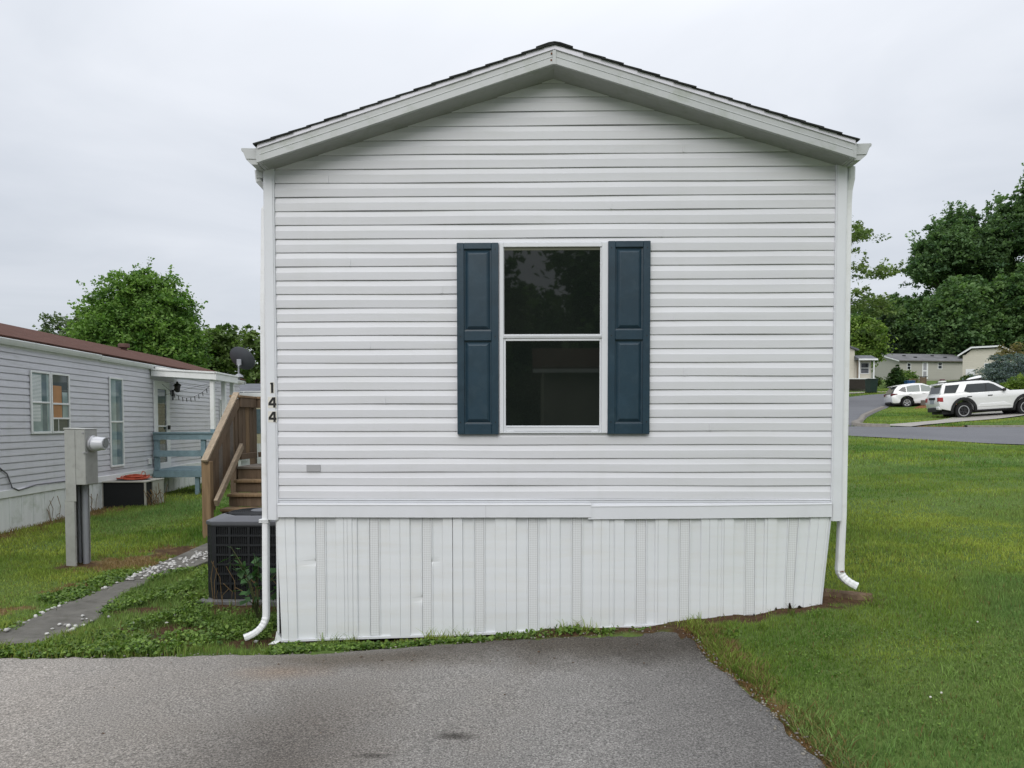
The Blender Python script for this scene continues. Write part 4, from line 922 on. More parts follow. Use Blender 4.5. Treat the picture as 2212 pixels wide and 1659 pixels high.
MB().prism([(-.99, 1.27), (-.915, 1.60), (-.93, 1.61), (-1.03, 1.27)], 1.36, 'y', -.68).build("rear_window", M['carglass'], sv)
MB().prism([(-1.12, 1.66), (-.80, 1.70), (-.80, 1.76), (-.92, 1.745), (-1.13, 1.69)], 1.42, 'y', -.71).build("spoiler", M['carwhite'], sv, bevel=.01)
MB().prism([(1.62, 1.575), (2.20, 1.215), (2.215, 1.225), (1.64, 1.595)], 1.45, 'y', -.725).build("windscreen", M['carglass'], sv)
MB().box((-1.185, -.62, .40), (-.60, .62, .62)).build("rear_bumper", M['carblack'], sv, bevel=.03); MB().box((-1.178, -.93, .50), (-1.0, -.55, .66)).build("bumper_corner", M['carwhite'], sv, bevel=.03)
MB().box((-1.172, -.28, .80), (-1.15, .28, .98)).build("licence_plate", M['platec'], sv, bevel=.006); MB().box((-1.172, -.40, .985), (-1.14, .40, 1.10)).build("tailgate_trim", M['carblack'], sv, bevel=.01)
MB().box((-.95, -.7, .28), (3.4, .7, .45)).build("underbody", M['carblack'], sv)
MB().box((2.5, -.45, 1.205), (3.4, .45, 1.235)).build("bonnet_panel", M['carblack'], sv, bevel=.01)
# rounder crossover behind
cv = empty("parked_car", (26.25, 46.9, 2.53), 0, "white rounded crossover car parked beyond the mulch bed at the side street", "car")
cv.rotation_euler = (0, R(-2.5), R(-10))
wb, r = 2.66, .355
low = [(-.93, .42), (-.80, .30), (-.46, .30)]+arch(0, .37, .42)+[(.46, .27), (2.20, .27)]+arch(wb, .37, .42)+[(3.20, .30), (3.5, .38), (3.58, .62), (3.52, .82), (3.35, .93), (2.5, 1.04), (-.70, 1.06), (-.93, .98), (-.97, .75)]
hw1 = lambda z: .925-.06*max(0, (z-.85)/.2)-.05*max(0, (.5-z)/.2)
taper(low, hw1).build("body", M['carwhite'], cv, smooth=True, bevel=.05, seg=2)
gh = [(-.86, 1.0), (-.72, 1.30), (-.50, 1.53), (-.2, 1.63), (.5, 1.685), (1.05, 1.65), (1.5, 1.47), (2.35, 1.02)]
hw2 = lambda z: .865-.33*max(0, (z-1.0))
taper(gh, hw2).build("cabin", M['carwhite'], cv, smooth=True, bevel=.03, seg=2)
for s in (-1, 1):
    side_panel([(-.50, 1.22), (-.12, 1.10), (-.02, 1.10), (-.02, 1.46), (-.22, 1.44)], hw2, s).build("side_window", M['carglass'], cv)
    side_panel([(.04, 1.10), (.86, 1.09), (.86, 1.545), (.35, 1.535), (.04, 1.475)], hw2, s).build("side_window", M['carglass2'], cv)
    side_panel([(.94, 1.09), (1.95, 1.08), (1.45, 1.40), (1.1, 1.54), (.94, 1.55)], hw2, s).build("side_window", M['carglass2'], cv)
    for cx in (0, wb):
        o_ = arch(cx, .37, .475, 195, -15, 14); i_ = arch(cx, .37, .41, 195, -15, 14)[::-1]
        side_panel(o_+i_, hw1, s, .012, .08).build("wheel_arch", M['carblack'], cv); wheel(cv, cx, s*.80, r, s, False)
    side_panel([(.44, .30), (2.2, .30), (2.2, .22), (.44, .22)], hw1, s, .01, .12).build("sill", M['carblack'], cv); side_panel([(-.95, .36), (-.42, .36), (-.42, .26), (-.85, .26)], hw1, s, .012, .12).build("lower_bumper", M['carblack'], cv)
    for hx in (.15, 1.0): side_panel([(hx, .945), (hx+.2, .945), (hx+.2, .98), (hx, .98)], hw1, s, .03, .03).build("door_handle", M['rim'], cv, bevel=.008)
    for dx in (.12, .90): side_panel([(dx, .36), (dx+.012, .36), (dx+.012, 1.05), (dx, 1.05)], hw1, s, .003, .01).build("door_gap", M['plate'], cv)
    MB().prism([(-.985, .86), (-.60, .94), (-.56, 1.0), (-.97, 1.03)], .25, 'y', s*.90-(.25 if s > 0 else 0)).build("tail_lamp", simple("dark_red_lamp", (.10, .01, .012), .2), cv, bevel=.02)
    MB().box((1.72, s*.88 if s > 0 else s*1.03, 1.06), (1.84, s*1.03 if s > 0 else s*.88, 1.18)).build("mirror", M['carwhite'], cv, bevel=.03)
MB().prism([(-.89, 1.04), (-.61, 1.44), (-.64, 1.46), (-.94, 1.04)], 1.4, 'y', -.70).build("rear_window", M['carglass'], cv); MB().prism([(-.78, 1.50), (-.3, 1.56), (-.3, 1.63), (-.79, 1.53)], 1.36, 'y', -.68).build("spoiler", M['carwhite'], cv, bevel=.01)
MB().prism([(1.56, 1.455), (2.32, 1.05), (2.335, 1.06), (1.58, 1.475)], 1.4, 'y', -.70).build("windscreen", M['carglass'], cv); MB().box((-.8, -.7, .2), (3.2, .7, .36)).build("underbody", M['carblack'], cv)
MB().box((-.99, -.62, .3), (-.6, .62, .45)).build("rear_bumper", M['carblack'], cv, bevel=.03)

# ------------------------------------------------------------------ bins, planter, boat, tank
def bin_(loc, rz, w_, d_, h_, m, lid, label):
    o_ = empty("wheelie_bin", loc, rz, label, "bin")
    V = [(-w_*.42, -d_*.42, .06), (w_*.42, -d_*.42, .06), (w_*.42, d_*.42, .06), (-w_*.42, d_*.42, .06), (-w_/2, -d_/2, h_), (w_/2, -d_/2, h_), (w_/2, d_/2, h_), (-w_/2, d_/2, h_)]
    MB().add(V, [(0, 3, 2, 1), (4, 5, 6, 7), (0, 1, 5, 4), (1, 2, 6, 5), (2, 3, 7, 6), (3, 0, 4, 7)]).build("tub", m, o_, bevel=.03, seg=2)
    MB().prism([(-d_/2-.04, h_), (d_/2+.04, h_), (d_/2+.04, h_+.05), (0, h_+.09), (-d_/2-.04, h_+.05)], w_+.05, 'x', -w_/2-.025).build("lid", lid, o_, bevel=.015)
    for s in (-1, 1): MB().lathe([(.10, -.03), (.10, .03)], (s*w_*.40, d_*.40, .10), (1, 0, 0), 16).build("wheel", M['tyre'], o_)
    MB().tube([(-w_*.35, d_/2+.07, h_-.03), (w_*.35, d_/2+.07, h_-.03)], .015, 8).build("handle", m, o_)
    return o_
M['binG'] = simple("dark_green_bin_plastic", (.012, .030, .022), .5, .15, 6); M['binB'] = simple("blue_bin_plastic", (.018, .075, .20), .5, .15, 6)
bin_((29.35, 58.4, g(29.35, 58.4)), .2, .72, .78, 1.18, M['binG'], M['binG'], "dark green wheelie bin at the far bend of the side street")
bb = bin_((39.05, 71.0, g(39.05, 71)), 0, .78, .7, .86, M['binB'], M['binB'], "blue recycling bin beside the round green bush in front of the far house")
MB().box((.05, -.358, .50), (.20, -.345, .66)).build("label_patch", M['platec'], bb)
pb = empty("planter_box", (26.95, 45.0, g(26.95, 45)+.16), .1, "weathered grey green planter box on the brown mulch behind the off-road wagon", "planter")
for sx in (-1, 1): MB().box((sx*.36-.02, -.2, 0), (sx*.36+.02, .2, .34)).build("end_board", M['woodg'], pb)
for sy in (-1, 1): MB().box((-.34, sy*.19-.015, .0), (.34, sy*.19+.015, .32)).build("side_board", simple("grey_green_board", (.09, .10, .085), .8, .2, 8), pb)
MB().box((-.34, -.175, .0), (.34, .175, .28)).build("soil", M['hole'], pb)
bo = empty("boat", (33.0, 50.0, g(33, 50)+.26), R(10), "small white rounded boat hull with a dark stripe showing above the off-road wagon's roof", "boat")
hull = MB(); rows = []
for i in range(15):
    u = -1+2*i/14; w_ = .30*math.sqrt(max(.02, 1-u*u*u*u)); cx_ = u*.62; cz_ = .82+.16*u
    rows.append([(cx_, w_*1.1*math.cos(t_), cz_+w_*.62*math.sin(t_)) for t_ in np.linspace(0, 2*math.pi, 17)])
hull.grid(rows).build("hull", M['carwhite'], bo, smooth=True)
MB().bar((-.60, -.325, .74), (.30, -.345, .87), .02, .07).build("dark_stripe", M['carblack'], bo)
MB().box((-.5, -.3, .2), (.5, .3, .26)).build("trailer_bed", M['carblack'], bo)
for x in (-.3, .3): MB().box((x-.03, -.25, .24), (x+.03, .25, .72)).build("support", M['carblack'], bo)
for s in (-1, 1): MB().lathe([(.22, -.06), (.22, .06)], (0, s*.36, .22), (0, 1, 0), 18).build("wheel", M['tyre'], bo)
tk = empty("storage_tank", (42.9, 72.0, g(42.9, 72)-.02), 0, "white upright storage tank with a dark cap on the far lawn", "tank")
MB().lathe([(.40, 0), (.42, .05), (.42, .76), (.36, .88), (.0, .93)], (0, 0, 0), n=24, cap=False).build("tank_body", M['nwhite'], tk, smooth=True); MB().lathe([(.26, .92), (.28, .98), (.22, 1.06), (0, 1.08)], (0, 0, 0), n=18, cap=False).build("cap", simple("maroon_cap", (.10, .04, .045), .6), tk)
MB().tube([(.42, .0, .35), (1.6, .3, .42), (2.6, .5, .5)], .025, 6).build("pipe", M['nwhite'], tk)
# mulch bed
rows = []
for i in range(16):
    row = []
    for j in range(26):
        u, v = i/15, j/25; a = (25.0+u*2.0, 43.5-u*.2); b = (27.3+u*3, 47.2-u*1.5)
        x, y = a[0]+(b[0]-a[0])*v, a[1]+(b[1]-a[1])*v; hh = math.sin(math.pi*u)**.6*math.sin(math.pi*v)**.5
        row.append((x, y, g(x, y)-.02+.22*hh+.05*hh*math.sin(9*x+7*y)))
    rows.append(row)
M['mulch'] = simple("brown_mulch", (.17, .075, .035), .95, .35, 9, .1, bump=.8, bscale=30)
tag(MB().grid(rows).build("mulch", M['mulch'], smooth=True), "mound of brown mulch between the two white cars", "mulch bed", kind='structure')

# ------------------------------------------------------------------ far homes
M['farsid'] = siding_white("stone_grey_siding", (.40, .39, .345), (.3, .29, .25), .25); M['farwhite'] = simple("white_far_trim", (.72, .73, .74), .5, .04, 3)
M['creamsid'] = siding_white("pale_cream_siding", (.58, .55, .47), (.35, .32, .26), .3); M['win'] = glass_mat("far_dark_pane", (.02, .025, .027), .05)
fh = empty("house", (45, 85, 6.4), R(9), "stone grey single storey home with a grey shingle roof beyond the side street", "house")
fe_, rg_ = 2.5, 3.62
def lap_grid(x0, x1, z0, z1, y, d=.2):
    mb = MB(); z = z0
    while z < z1-.01: mb.grid([[(x, y-o_, min(z1, z+dz)) for x in (x0, (x0+x1)/2, x1)] for o_, dz in ((0, 0), (.018, 0), (.006, d))]); z += d
    return mb
lap_grid(0, 10, .35, fe_, 0).build("wall", M['farsid'], fh)
mb = MB().prism([(0.0, .3), (8.2, .3), (8.2, fe_), (4.1, rg_), (0, fe_)], 9.98, 'x', .01); 
for i, v in enumerate(mb.v): mb.v[i] = (v[0], v[1]+.01, v[2])
mb.build("wall_core", M['farsid'], fh)
MB().box((0, .0, -.8), (10, .02, .34)).box((-.005, .02, -.8), (.02, 8.2, .30)).build("skirting", simple("grey_skirting", (.34, .33, .29), .8, .1, 2), fh)
mb = MB(); mb.prism([(-.25, fe_-.05), (4.1, rg_+.02), (8.45, fe_-.05), (8.45, fe_+.05), (4.1, rg_+.14), (-.25, fe_+.05)], 10.4, 'x', -.25); froof = mb.build("roof", simple("grey_far_shingles", (.16, .16, .165), .95, .2, .8, .1, bump=.3, dirt=(.10, .10, .10)), fh)
mb = MB(); mb.prism([(-.27, fe_-.10), (4.1, rg_-.03), (8.47, fe_-.10), (8.47, fe_+.02), (4.1, rg_+.10), (-.27, fe_+.02)], .05, 'x', -.30); mb.build("rake_trim", M['farwhite'], fh)
MB().box((-.28, -.36, fe_-.08), (10.2, -.26, fe_+.03)).build("gutter", simple("bronze_gutter", (.10, .09, .075), .6), fh)
for x, y in ((2.2, 2.4), (3.0, 1.4), (6.2, 2.6), (7.2, 1.6), (8.9, 1.2)): MB().box((x, y, fe_+.26*y+.02), (x+.3, y+.3, fe_+.26*y+.30)).build("roof_vent", M['acin'], froof)
def fwin(x, z, w_, h_, par, y=-.03):
    f = MB(); f.box((x-.06, y, z-.06), (x+w_+.06, y+.03, z)); f.box((x-.06, y, z+h_), (x+w_+.06, y+.03, z+h_+.06)); f.box((x-.06, y, z), (x, y+.03, z+h_)); f.box((x+w_, y, z), (x+w_+.06, y+.03, z+h_)); f.box((x, y, z+h_*.48), (x+w_, y+.03, z+h_*.54))
    o_ = f.build("window", M['farwhite'], par); MB().box((x, y+.008, z), (x+w_, y+.022, z+h_)).build("pane", M['win'], o_)
fwin(5.1, 1.62, .46, .72, fh); fwin(1.0, 1.5, .4, .7, fh)
d_ = MB(); d_.box((2.95, -.05, .35), (3.08, -.02, 2.42)); d_.box((3.52, -.05, .35), (3.72, -.02, 2.42)); d_.box((3.08, -.05, 2.3), (3.52, -.02, 2.42)); d_.box((3.08, -.05, 1.25), (3.52, -.02, 1.4)); d_.box((3.08, -.05, .35), (3.52, -.02, .6)); d_ = d_.build("door", M['farwhite'], fh)
MB().box((3.08, -.04, .6), (3.52, -.025, 2.3)).build("pane", simple("lace_door_pane", (.3, .3, .32), .2, .3, 6), d_)
dkk = empty("deck", (40.6, 72.4, g(40.6, 72.4)), .0, "brown weathered deck with railings in front of the far grey home", "deck")
MB().box((-.9, 0, .50), (.9, 1.6, .58)).build("floor", M['wood'], dkk)
for x in (-.85, -.3, .3, .85): MB().box((x-.05, .0, 0), (x+.05, .1, 1.35 if x > 0 else 1.1)).build("post", M['wood'], dkk)
MB().box((.1, -.03, 1.30), (1.0, .10, 1.36)).build("rail", M['acin'], dkk); MB().box((-.9, -.01, 1.05), (.1, .05, 1.12)).build("rail", M['wood'], dkk); MB().box((.30, .02, .65), (.80, .04, 1.28)).build("screen_panel", M['wood'], dkk)
for x in np.arange(-.8, .3, .14): MB().box((x, .01, .58), (x+.05, .04, 1.05)).build("baluster", M['wood'], dkk)
MB().box((-.9, .02, .05), (.9, .04, .48)).build("lattice_skirt", simple("dark_brown_lattice", (.045, .03, .022), .9, .3, 12), dkk)
# home half hidden behind the spruce
hh_ = empty("house", (46.1, 74, 5.2), R(-36), "pale cream home partly hidden behind the blue spruce", "house")
lap_grid(0, 4.4, .2, 3.35, 0).build("wall", M['creamsid'], hh_); MB().box((0, .01, -1), (4.4, 8, 3.4)).build("wall_core", M['creamsid'], hh_)
mb = MB(); mb.prism([(-.4, 3.28), (.8, 4.08), (3.3, 4.08), (4.8, 3.28), (4.8, 3.42), (3.35, 4.22), (.75, 4.22), (-.45, 3.42)], 8.6, 'y', -.3); mb.build("roof", M['greyroof'], hh_)
mb = MB(); mb.prism([(-.42, 3.24), (.8, 4.04), (3.3, 4.04), (4.8, 3.24), (4.8, 3.38), (3.35, 4.2), (.75, 4.2), (-.47, 3.38)], .05, 'y', -.36); mb.build("rake_trim", M['farwhite'], hh_)
mb = MB().prism([(.2, 3.35), (.8, 3.95), (3.3, 3.95), (4.1, 3.35)], .02, 'y', -.01); mb.build("gable_panel", M['creamsid'], hh_)
MB().box((.3, -.05, .3), (1.1, -.01, 1.9)).build("door", M['farwhite'], hh_); fwin(2.0, 1.2, .9, 1.2, hh_)
# home with porch, left of it, mostly behind the white mobile home
lh = empty("house", (31.5, 66, 5.5), 0, "cream home with a small grey roofed porch just right of the white mobile home's corner", "house")
lap_grid(-9, -.05, .2, 3.2, .6).build("wall", M['creamsid'], lh); MB().box((-9, .61, -1), (0, 8, 3.2)).build("wall_core", M['creamsid'], lh)
mb = MB(); mb.prism([(-9.3, 3.2), (-4.5, 4.6), (.3, 2.9), (.3, 3.05), (-4.5, 4.75), (-9.3, 3.35)], 7.8, 'y', .35); mb.build("roof", M['greyroof'], lh)
mb = MB(); mb.prism([(-9, 3.19), (-4.5, 4.55), (-.0, 2.95), (-.05, 2.9)], .02, 'y', .58); mb.build("gable_wall", M['creamsid'], lh)
lap_grid(0.05, 1.5, .2, 2.0, .62).build("porch_wall", M['creamsid'], lh); MB().box((.0, .63, -1), (1.6, 5, 2.05)).build("porch_core", M['creamsid'], lh)
fwin(.62, .75, .72, .95, lh, .57); MB().box((.64, .575, .80), (1.32, .58, 1.10)).build("blind", M['greyroof'], lh)
MB().box((1.42, -.25, .2), (1.52, -.15, 1.95)).build("porch_post", M['farwhite'], lh); MB().box((.05, -.25, .2), (.15, -.15, 1.95)).build("porch_post", M['farwhite'], lh); MB().box((.2, .3, .2), (.34, .5, 1.95)).build("porch_post", simple("tan_post", (.25, .2, .15), .8), lh)
mb = MB(); mb.prism([(-.45, 1.98), (-.45, 2.05), (.9, 2.48), (2.2, 2.05), (2.2, 1.98)], 1.75, 'x', -.05); mb.build("porch_roof", M['greyroof'], lh); MB().box((-.08, -.50, 1.90), (1.72, -.44, 2.06)).build("porch_fascia", M['farwhite'], lh)
mb = MB(); mb.prism([(-.44, 1.92), (-.44, 2.04), (.9, 2.45), (2.2, 2.04), (2.2, 1.92)], .03, 'x', 1.71); mb.build("porch_gable", M['farwhite'], lh)
MB().box((-9, -.4, .12), (1.6, .6, .2)).build("porch_floor", M['nwhite'], lh); MB().box((-9, -.35, -.8), (1.55, -.3, .12)).build("porch_skirt", simple("dark_skirting_boards", (.03, .025, .02), .9), lh)

# ------------------------------------------------------------------ what the front window mirrors: a home and trees across the street, behind the viewer
rh = empty("mobile_home", (.3, -14.5, -.15), 0, "tan lap-sided mobile home across the drive, mirrored in the lower pane of the front window", "mobile home")
mb = MB(); z = .7
while z < 3.1: mb.grid([[(x, o_, z+dz) for x in (0, 3, 6, 9)] for o_, dz in ((0, 0), (.014, 0), (.004, .12))]); z += .12
mb.build("siding", simple("tan_siding", (.30, .28, .24), .6, .06, 2), rh); MB().box((0, -4, 0), (9, -.01, 3.15)).build("wall_core", M['creamsid'], rh)
mb = MB(); mb.prism([(.3, 3.1), (-2, 3.8), (-4.3, 3.1), (-4.3, 3.2), (-2, 3.92), (.3, 3.2)], 9.6, 'x', -.3); mb.build("roof", M['brownroof'], rh); MB().box((-.3, .28, 3.05), (9.3, .34, 3.15)).build("gutter", M['nwhite'], rh)
MB().box((0, .0, 0), (9, .02, .7)).build("skirting", M['nskirt'], rh)
f = MB(); f.box((4, .014, 1.6), (5, .04, 2.7)); f.build("window", M['farwhite'], rh); MB().box((4.08, .03, 1.68), (4.92, .045, 2.62)).build("pane", M['win'], rh)

# ------------------------------------------------------------------ trees and shrubs
M['leaf'] = attr_mat("tree_leaves", .4); M['grassm'] = attr_mat("grass_blades", .3, .7, .15); M['weed'] = attr_mat("broad_weed_leaves", .25, .5, .3)
M['bark'] = simple("brown_bark", (.06, .048, .038), .95, .3, 8, .1, bump=.6, bscale=20, stretch=(4, 4, .6))
def leaf_quads(rs, C, size, up=.4, asp=.62):
    """diamond leaves at points C"""
    n = len(C); d = rs.normal(size=(n, 3)); d[:, 2] *= .6; d /= np.linalg.norm(d, axis=1)[:, None]
    nr = rs.normal(size=(n, 3)); nr[:, 2] = np.abs(nr[:, 2])+up; s = np.cross(d, nr); s /= np.linalg.norm(s, axis=1)[:, None]+1e-9
    L_ = (size*rs.uniform(.6, 1.35, n))[:, None]; W_ = L_*asp
    droop = np.zeros((n, 3)); droop[:, 2] = -.15*L_[:, 0]
    V = np.stack([C-d*L_*.5, C+s*W_*.5+d*L_*.05, C+d*L_*.5+droop, C-s*W_*.5+d*L_*.05], 1)
    return V.reshape(-1, 3), np.arange(n*4).reshape(n, 4)
def crown(name, par, seed, lobes, n_clump, per, leaf, c0, c1, cr=.2, flat=.55, shell=.45, shoots=0, shoot_len=.9, gaps=0, mat='leaf', rough_=.25):
    """foliage clumps spread through a set of ellipsoid lobes (cx,cy,cz,rx,ry,rz)"""
    rs = np.random.RandomState(seed); lb = np.array(lobes, float); vol = (lb[:, 3]*lb[:, 4]*lb[:, 5])**.67; vol /= vol.sum()
    k = rs.choice(len(lb), n_clump, p=vol); u = rs.normal(size=(n_clump, 3)); u /= np.linalg.norm(u, axis=1)[:, None]
    rr = shell+(1-shell)*rs.uniform(0, 1, n_clump)**.6; rr *= 1+rough_*(vnoise(u[:, 0]*3+k, u[:, 1]*3+u[:, 2]*2.3, 2.2, seed)-.55)
    C = lb[k, :3]+u*lb[k, 3:]*rr[:, None]; rad = cr*lb[k, 3:].mean(1)*rs.uniform(.6, 1.35, n_clump)
    if gaps: keep = vnoise(C[:, 0]+C[:, 1]*.6, C[:, 2]*1.3, gaps, seed+9) > .36; C, rad = C[keep], rad[keep]
    n_clump = len(C); tone = rs.uniform(0, 1, n_clump)
    off = rs.normal(size=(n_clump, per, 3))*.55; off[..., 2] *= flat
    off[..., 2] -= .25*(off[..., 0]**2+off[..., 1]**2)
    P = (C[:, None]+off*rad[:, None, None]).reshape(-1, 3); tn = np.repeat(tone, per)
    if shoots:
        ks = rs.choice(n_clump, shoots); ux = C[ks]-lb[:, :3].mean(0); ux /= np.linalg.norm(ux, axis=1)[:, None]; ux[:, 2] += .75; ux /= np.linalg.norm(ux, axis=1)[:, None]
        st = np.linspace(0, 1, 30); ln_ = shoot_len*rs.uniform(.5, 1.3, shoots)
        S_ = C[ks][:, None]+ux[:, None]*(ln_[:, None]*st)[..., None]+rs.normal(size=(shoots, 30, 3))*leaf*.4
        P = np.concatenate([P, S_.reshape(-1, 3)]); tn = np.concatenate([tn, np.repeat(rs.uniform(.4, 1, shoots), 30)])
    V, Q = leaf_quads(rs, P, leaf)
    cc = np.array(c0)[None]*(1-tn[:, None])+np.array(c1)[None]*tn[:, None]; cc = cc*rs.uniform(.72, 1.28, len(P))[:, None]*np.array((1.55, 1.32, 1.45))
    return np_mesh(name, V, Q, mat=M[mat], parent=par, colr=np.repeat(cc, 4, 0))
def trunk(par, seed, h, r, limbs, spread, top=.8, lean=0):
    rg = random.Random(seed); mb = MB(); pts = [(lean*t_*t_+.12*r*math.sin(5*t_), .1*r*math.cos(4*t_), h*top*t_) for t_ in np.linspace(-.03, 1, 9)]
    mb.tube(pts, [r*(1.25 if i == 0 else 1-.75*i/8) for i in range(9)], 9)
    for i in range(limbs):
        t_ = rg.uniform(.28, .9); k = min(7, int(t_*8)); p = Vector(pts[k]); a = rg.uniform(0, 6.28); l = spread*rg.uniform(.5, 1)*(1.1-.5*t_)
        q = p+Vector((math.cos(a)*l, math.sin(a)*l, l*rg.uniform(.45, .9))); m_ = p.lerp(q, .5)+Vector((0, 0, l*.10)); rr = r*.42*(1-.5*t_)
        mb.tube([p, m_, q], [rr, rr*.6, rr*.2], 6)
        for j in range(2):
            a2 = a+rg.uniform(-.9, .9); q2 = m_+Vector((math.cos(a2)*l*.5, math.sin(a2)*l*.5, l*rg.uniform(.2, .6))); mb.tube([m_, m_.lerp(q2, .5)+Vector((0, 0, .05*l)), q2], [rr*.5, rr*.3, rr*.1], 5)
    return mb.build("trunk", M['bark'], par, smooth=True)
def tree(name, loc, label, seed, lobes, n, per, leaf, c0, c1, group=None, tr=(6, .25, 8, 2.5), **kw):
    o_ = empty(name, loc, 0, label, "tree", group); trunk(o_, seed, *tr); crown("crown", o_, seed, lobes, n, per, leaf, c0, c1, **kw); return o_
DK0, DK1 = (.03, .075, .022), (.085, .16, .042)
MA0, MA1 = (.045, .115, .024), (.130, .245, .055)
def gz(x, y, d=.1): return (x, y, g(x, y)-d)
# left horizon
tree("maple_tree", gz(-27, 46), "big dense green maple rising behind the brown shingle roof", 1, [(0, 0, 6.0, 4.2, 4.0, 4.2), (-.6, -.5, 8.2, 3.0, 3.0, 3.6), (1.0, .3, 8.6, 2.7, 2.7, 3.2), (2.0, -.6, 6.2, 2.5, 2.6, 3.2), (-2.2, 0, 5.8, 2.3, 2.6, 3.2), (.2, -.3, 10.2, 1.7, 1.7, 1.9)], 2100, 62, .225, MA0, MA1, tr=(8, .32, 10, 3), cr=.2, shoots=190, shoot_len=1.2, flat=.42)
tree("tree", gz(-45, 66), "pale thin-crowned tree farther back, at the left foot of the big maple", 2, [(0, 0, 8, 3.6, 3.2, 3.9), (1.6, 0, 9.6, 2.1, 2.1, 2.4), (-2.4, 0, 6.4, 2.2, 2.2, 2.4)], 210, 34, .36, (.05, .085, .042), (.105, .16, .075), tr=(9, .2, 9, 3), cr=.2, gaps=1.0, shoots=30, shoot_len=1.5)
tree("tree", gz(-24.2, 52), "rounded darker tree between the big maple and the satellite dish", 3, [(0, 0, 5.2, 2.2, 2.2, 3.4), (.8, 0, 6.8, 1.3, 1.3, 1.9), (-1.2, .3, 4, 2.1, 2, 2.4)], 420, 40, .31, (.05, .10, .027), (.11, .185, .05), tr=(6, .2, 8, 2), shoots=30, shoot_len=.9)
tree("tree", gz(-20.8, 51), "slim loose tree behind the satellite dish", 4, [(0, 0, 5, 1.8, 1.8, 3.2), (.2, 0, 7.0, 1.0, 1.0, 1.5), (1, 0, 3.6, 1.5, 1.5, 2.2)], 260, 36, .3, (.05, .10, .03), (.12, .2, .055), tr=(6.5, .16, 9, 2), gaps=1.3, shoots=34, shoot_len=1.1)
tree("tree", gz(-18.4, 49), "thin pale tree showing just left of the white home's corner post", 5, [(0, 0, 4.8, 1.8, 1.8, 3.3), (.5, 0, 6.8, 1.3, 1.3, 1.4), (2, 1, 5, 2, 2, 3)], 300, 36, .3, (.06, .115, .038), (.135, .215, .07), tr=(6.5, .16, 9, 2), gaps=1.4, shoots=30, shoot_len=1.0)
tree("tree", gz(-33, 60), "low dark tree filling in behind the left roof ridge", 6, [(0, 0, 3.2, 4.8, 3, 3.0), (3.4, 0, 3.4, 3.6, 3, 3.0), (9.5, -1, 3.2, 3.6, 3, 3.2)], 700, 40, .40, DK0, DK1, tr=(4, .2, 6, 2))
# right side
tree("tree", gz(23.0, 52), "gappy tall tree with loose upper sprays just right of the white home's downspout", 7, [(1.7, 0, 11.8, 2.6, 2.6, 1.3), (3.2, -.2, 10.4, 2.0, 2.0, 1.0), (4.7, 0, 9.7, 1.5, 1.5, .5), (2.9, 0, 7.3, 2.5, 2.4, 1.0), (1, 0, 13, 2.2, 2.2, 1.2), (.2, 0, 8, 2.4, 2.2, 2.4), (2.4, 0, 5.6, 1.6, 1.6, .9)], 230, 34, .25, (.055, .105, .035), (.13, .205, .06), tr=(13, .24, 12, 3.6), cr=.26, shell=.2, gaps=1.5, shoots=60, shoot_len=.8, flat=.4)
tree("tree", gz(36.0, 77), "lower yellow green tree behind the cream home's porch roof", 8, [(-.4, 0, 4.6, 3.4, 3, 3.2), (.4, -.4, 5.8, 2.3, 2.3, 2.0), (1.2, 0, 4.4, 1.8, 1.8, 2.0)], 480, 42, .34, (.06, .13, .024), (.15, .25, .05), tr=(4, .18, 7, 2), shoots=20, shoot_len=.6)
BIG = [(0, 0, 12.5, 6.2, 5.5, 8.5), (-2.5, -1, 16.5, 4.0, 4.0, 4.6), (2.8, .5, 17.5, 4.2, 4, 5.0), (.4, 0, 20.6, 3.0, 3.0, 3.0), (-3.8, 0, 9.5, 3.8, 3.6, 4.5), (4, 0, 10, 3.8, 3.6, 5)]
t1 = tree("tree", gz(60.5, 101), "tallest dark tree of the right wood, its jagged top against the sky", 9, BIG, 2700, 32, .44, (.040, .092, .040), (.105, .195, .075), tr=(20, .5, 16, 6), cr=.125, shoots=260, shoot_len=2.0, gaps=.30, flat=.42, rough_=.4, group="dark trees of the wood beyond the far homes")
t2 = tree("tree", gz(50, 100), "lower rounded dark tree at the left end of the wood, above the grey home's gable", 10, [(0, 0, 5.6, 5.4, 4.5, 5.8), (2.0, 0, 8.6, 3.6, 3.4, 3.6), (-2.6, 0, 5.6, 3.2, 3, 4.2), (3.2, 0, 5.2, 3.8, 3.4, 5)], 2000, 32, .42, (.042, .098, .038), (.110, .205, .068), tr=(9, .4, 10, 4), cr=.13, shoots=120, shoot_len=1.3, rough_=.35, group="dark trees of the wood beyond the far homes")
def again(src, loc, rz, s, label):
    c = copy_tree(src); c.location = loc; c.rotation_euler = (0, 0, rz); c.scale = (s[0], s[0], s[1]); c['label'] = label; return c
again(t1, gz(70.5, 97), 2.1, (1.05, 1.16), "dark tree leaving the frame at the right edge, highest of the wood")
again(t1, gz(66, 112), 4.0, (1.1, 1.0), "dark tree set back between the two tallest trees of the right wood")
again(t2, gz(57.5, 94), 1.0, (1.1, 1.15), "mid-height dark tree standing in front of the tallest one")
again(t2, gz(68.5, 104), 3.3, (1.25, 1.62), "tall dark tree filling the gap left of the frame edge")
again(t2, gz(54.8, 103), 5.6, (1.0, 1.02), "dark tree filling in under the left side of the tallest crown")
again(t2, gz(65.5, 90), 2.6, (1.1, 1.15), "mid-height dark tree above the blue spruce")
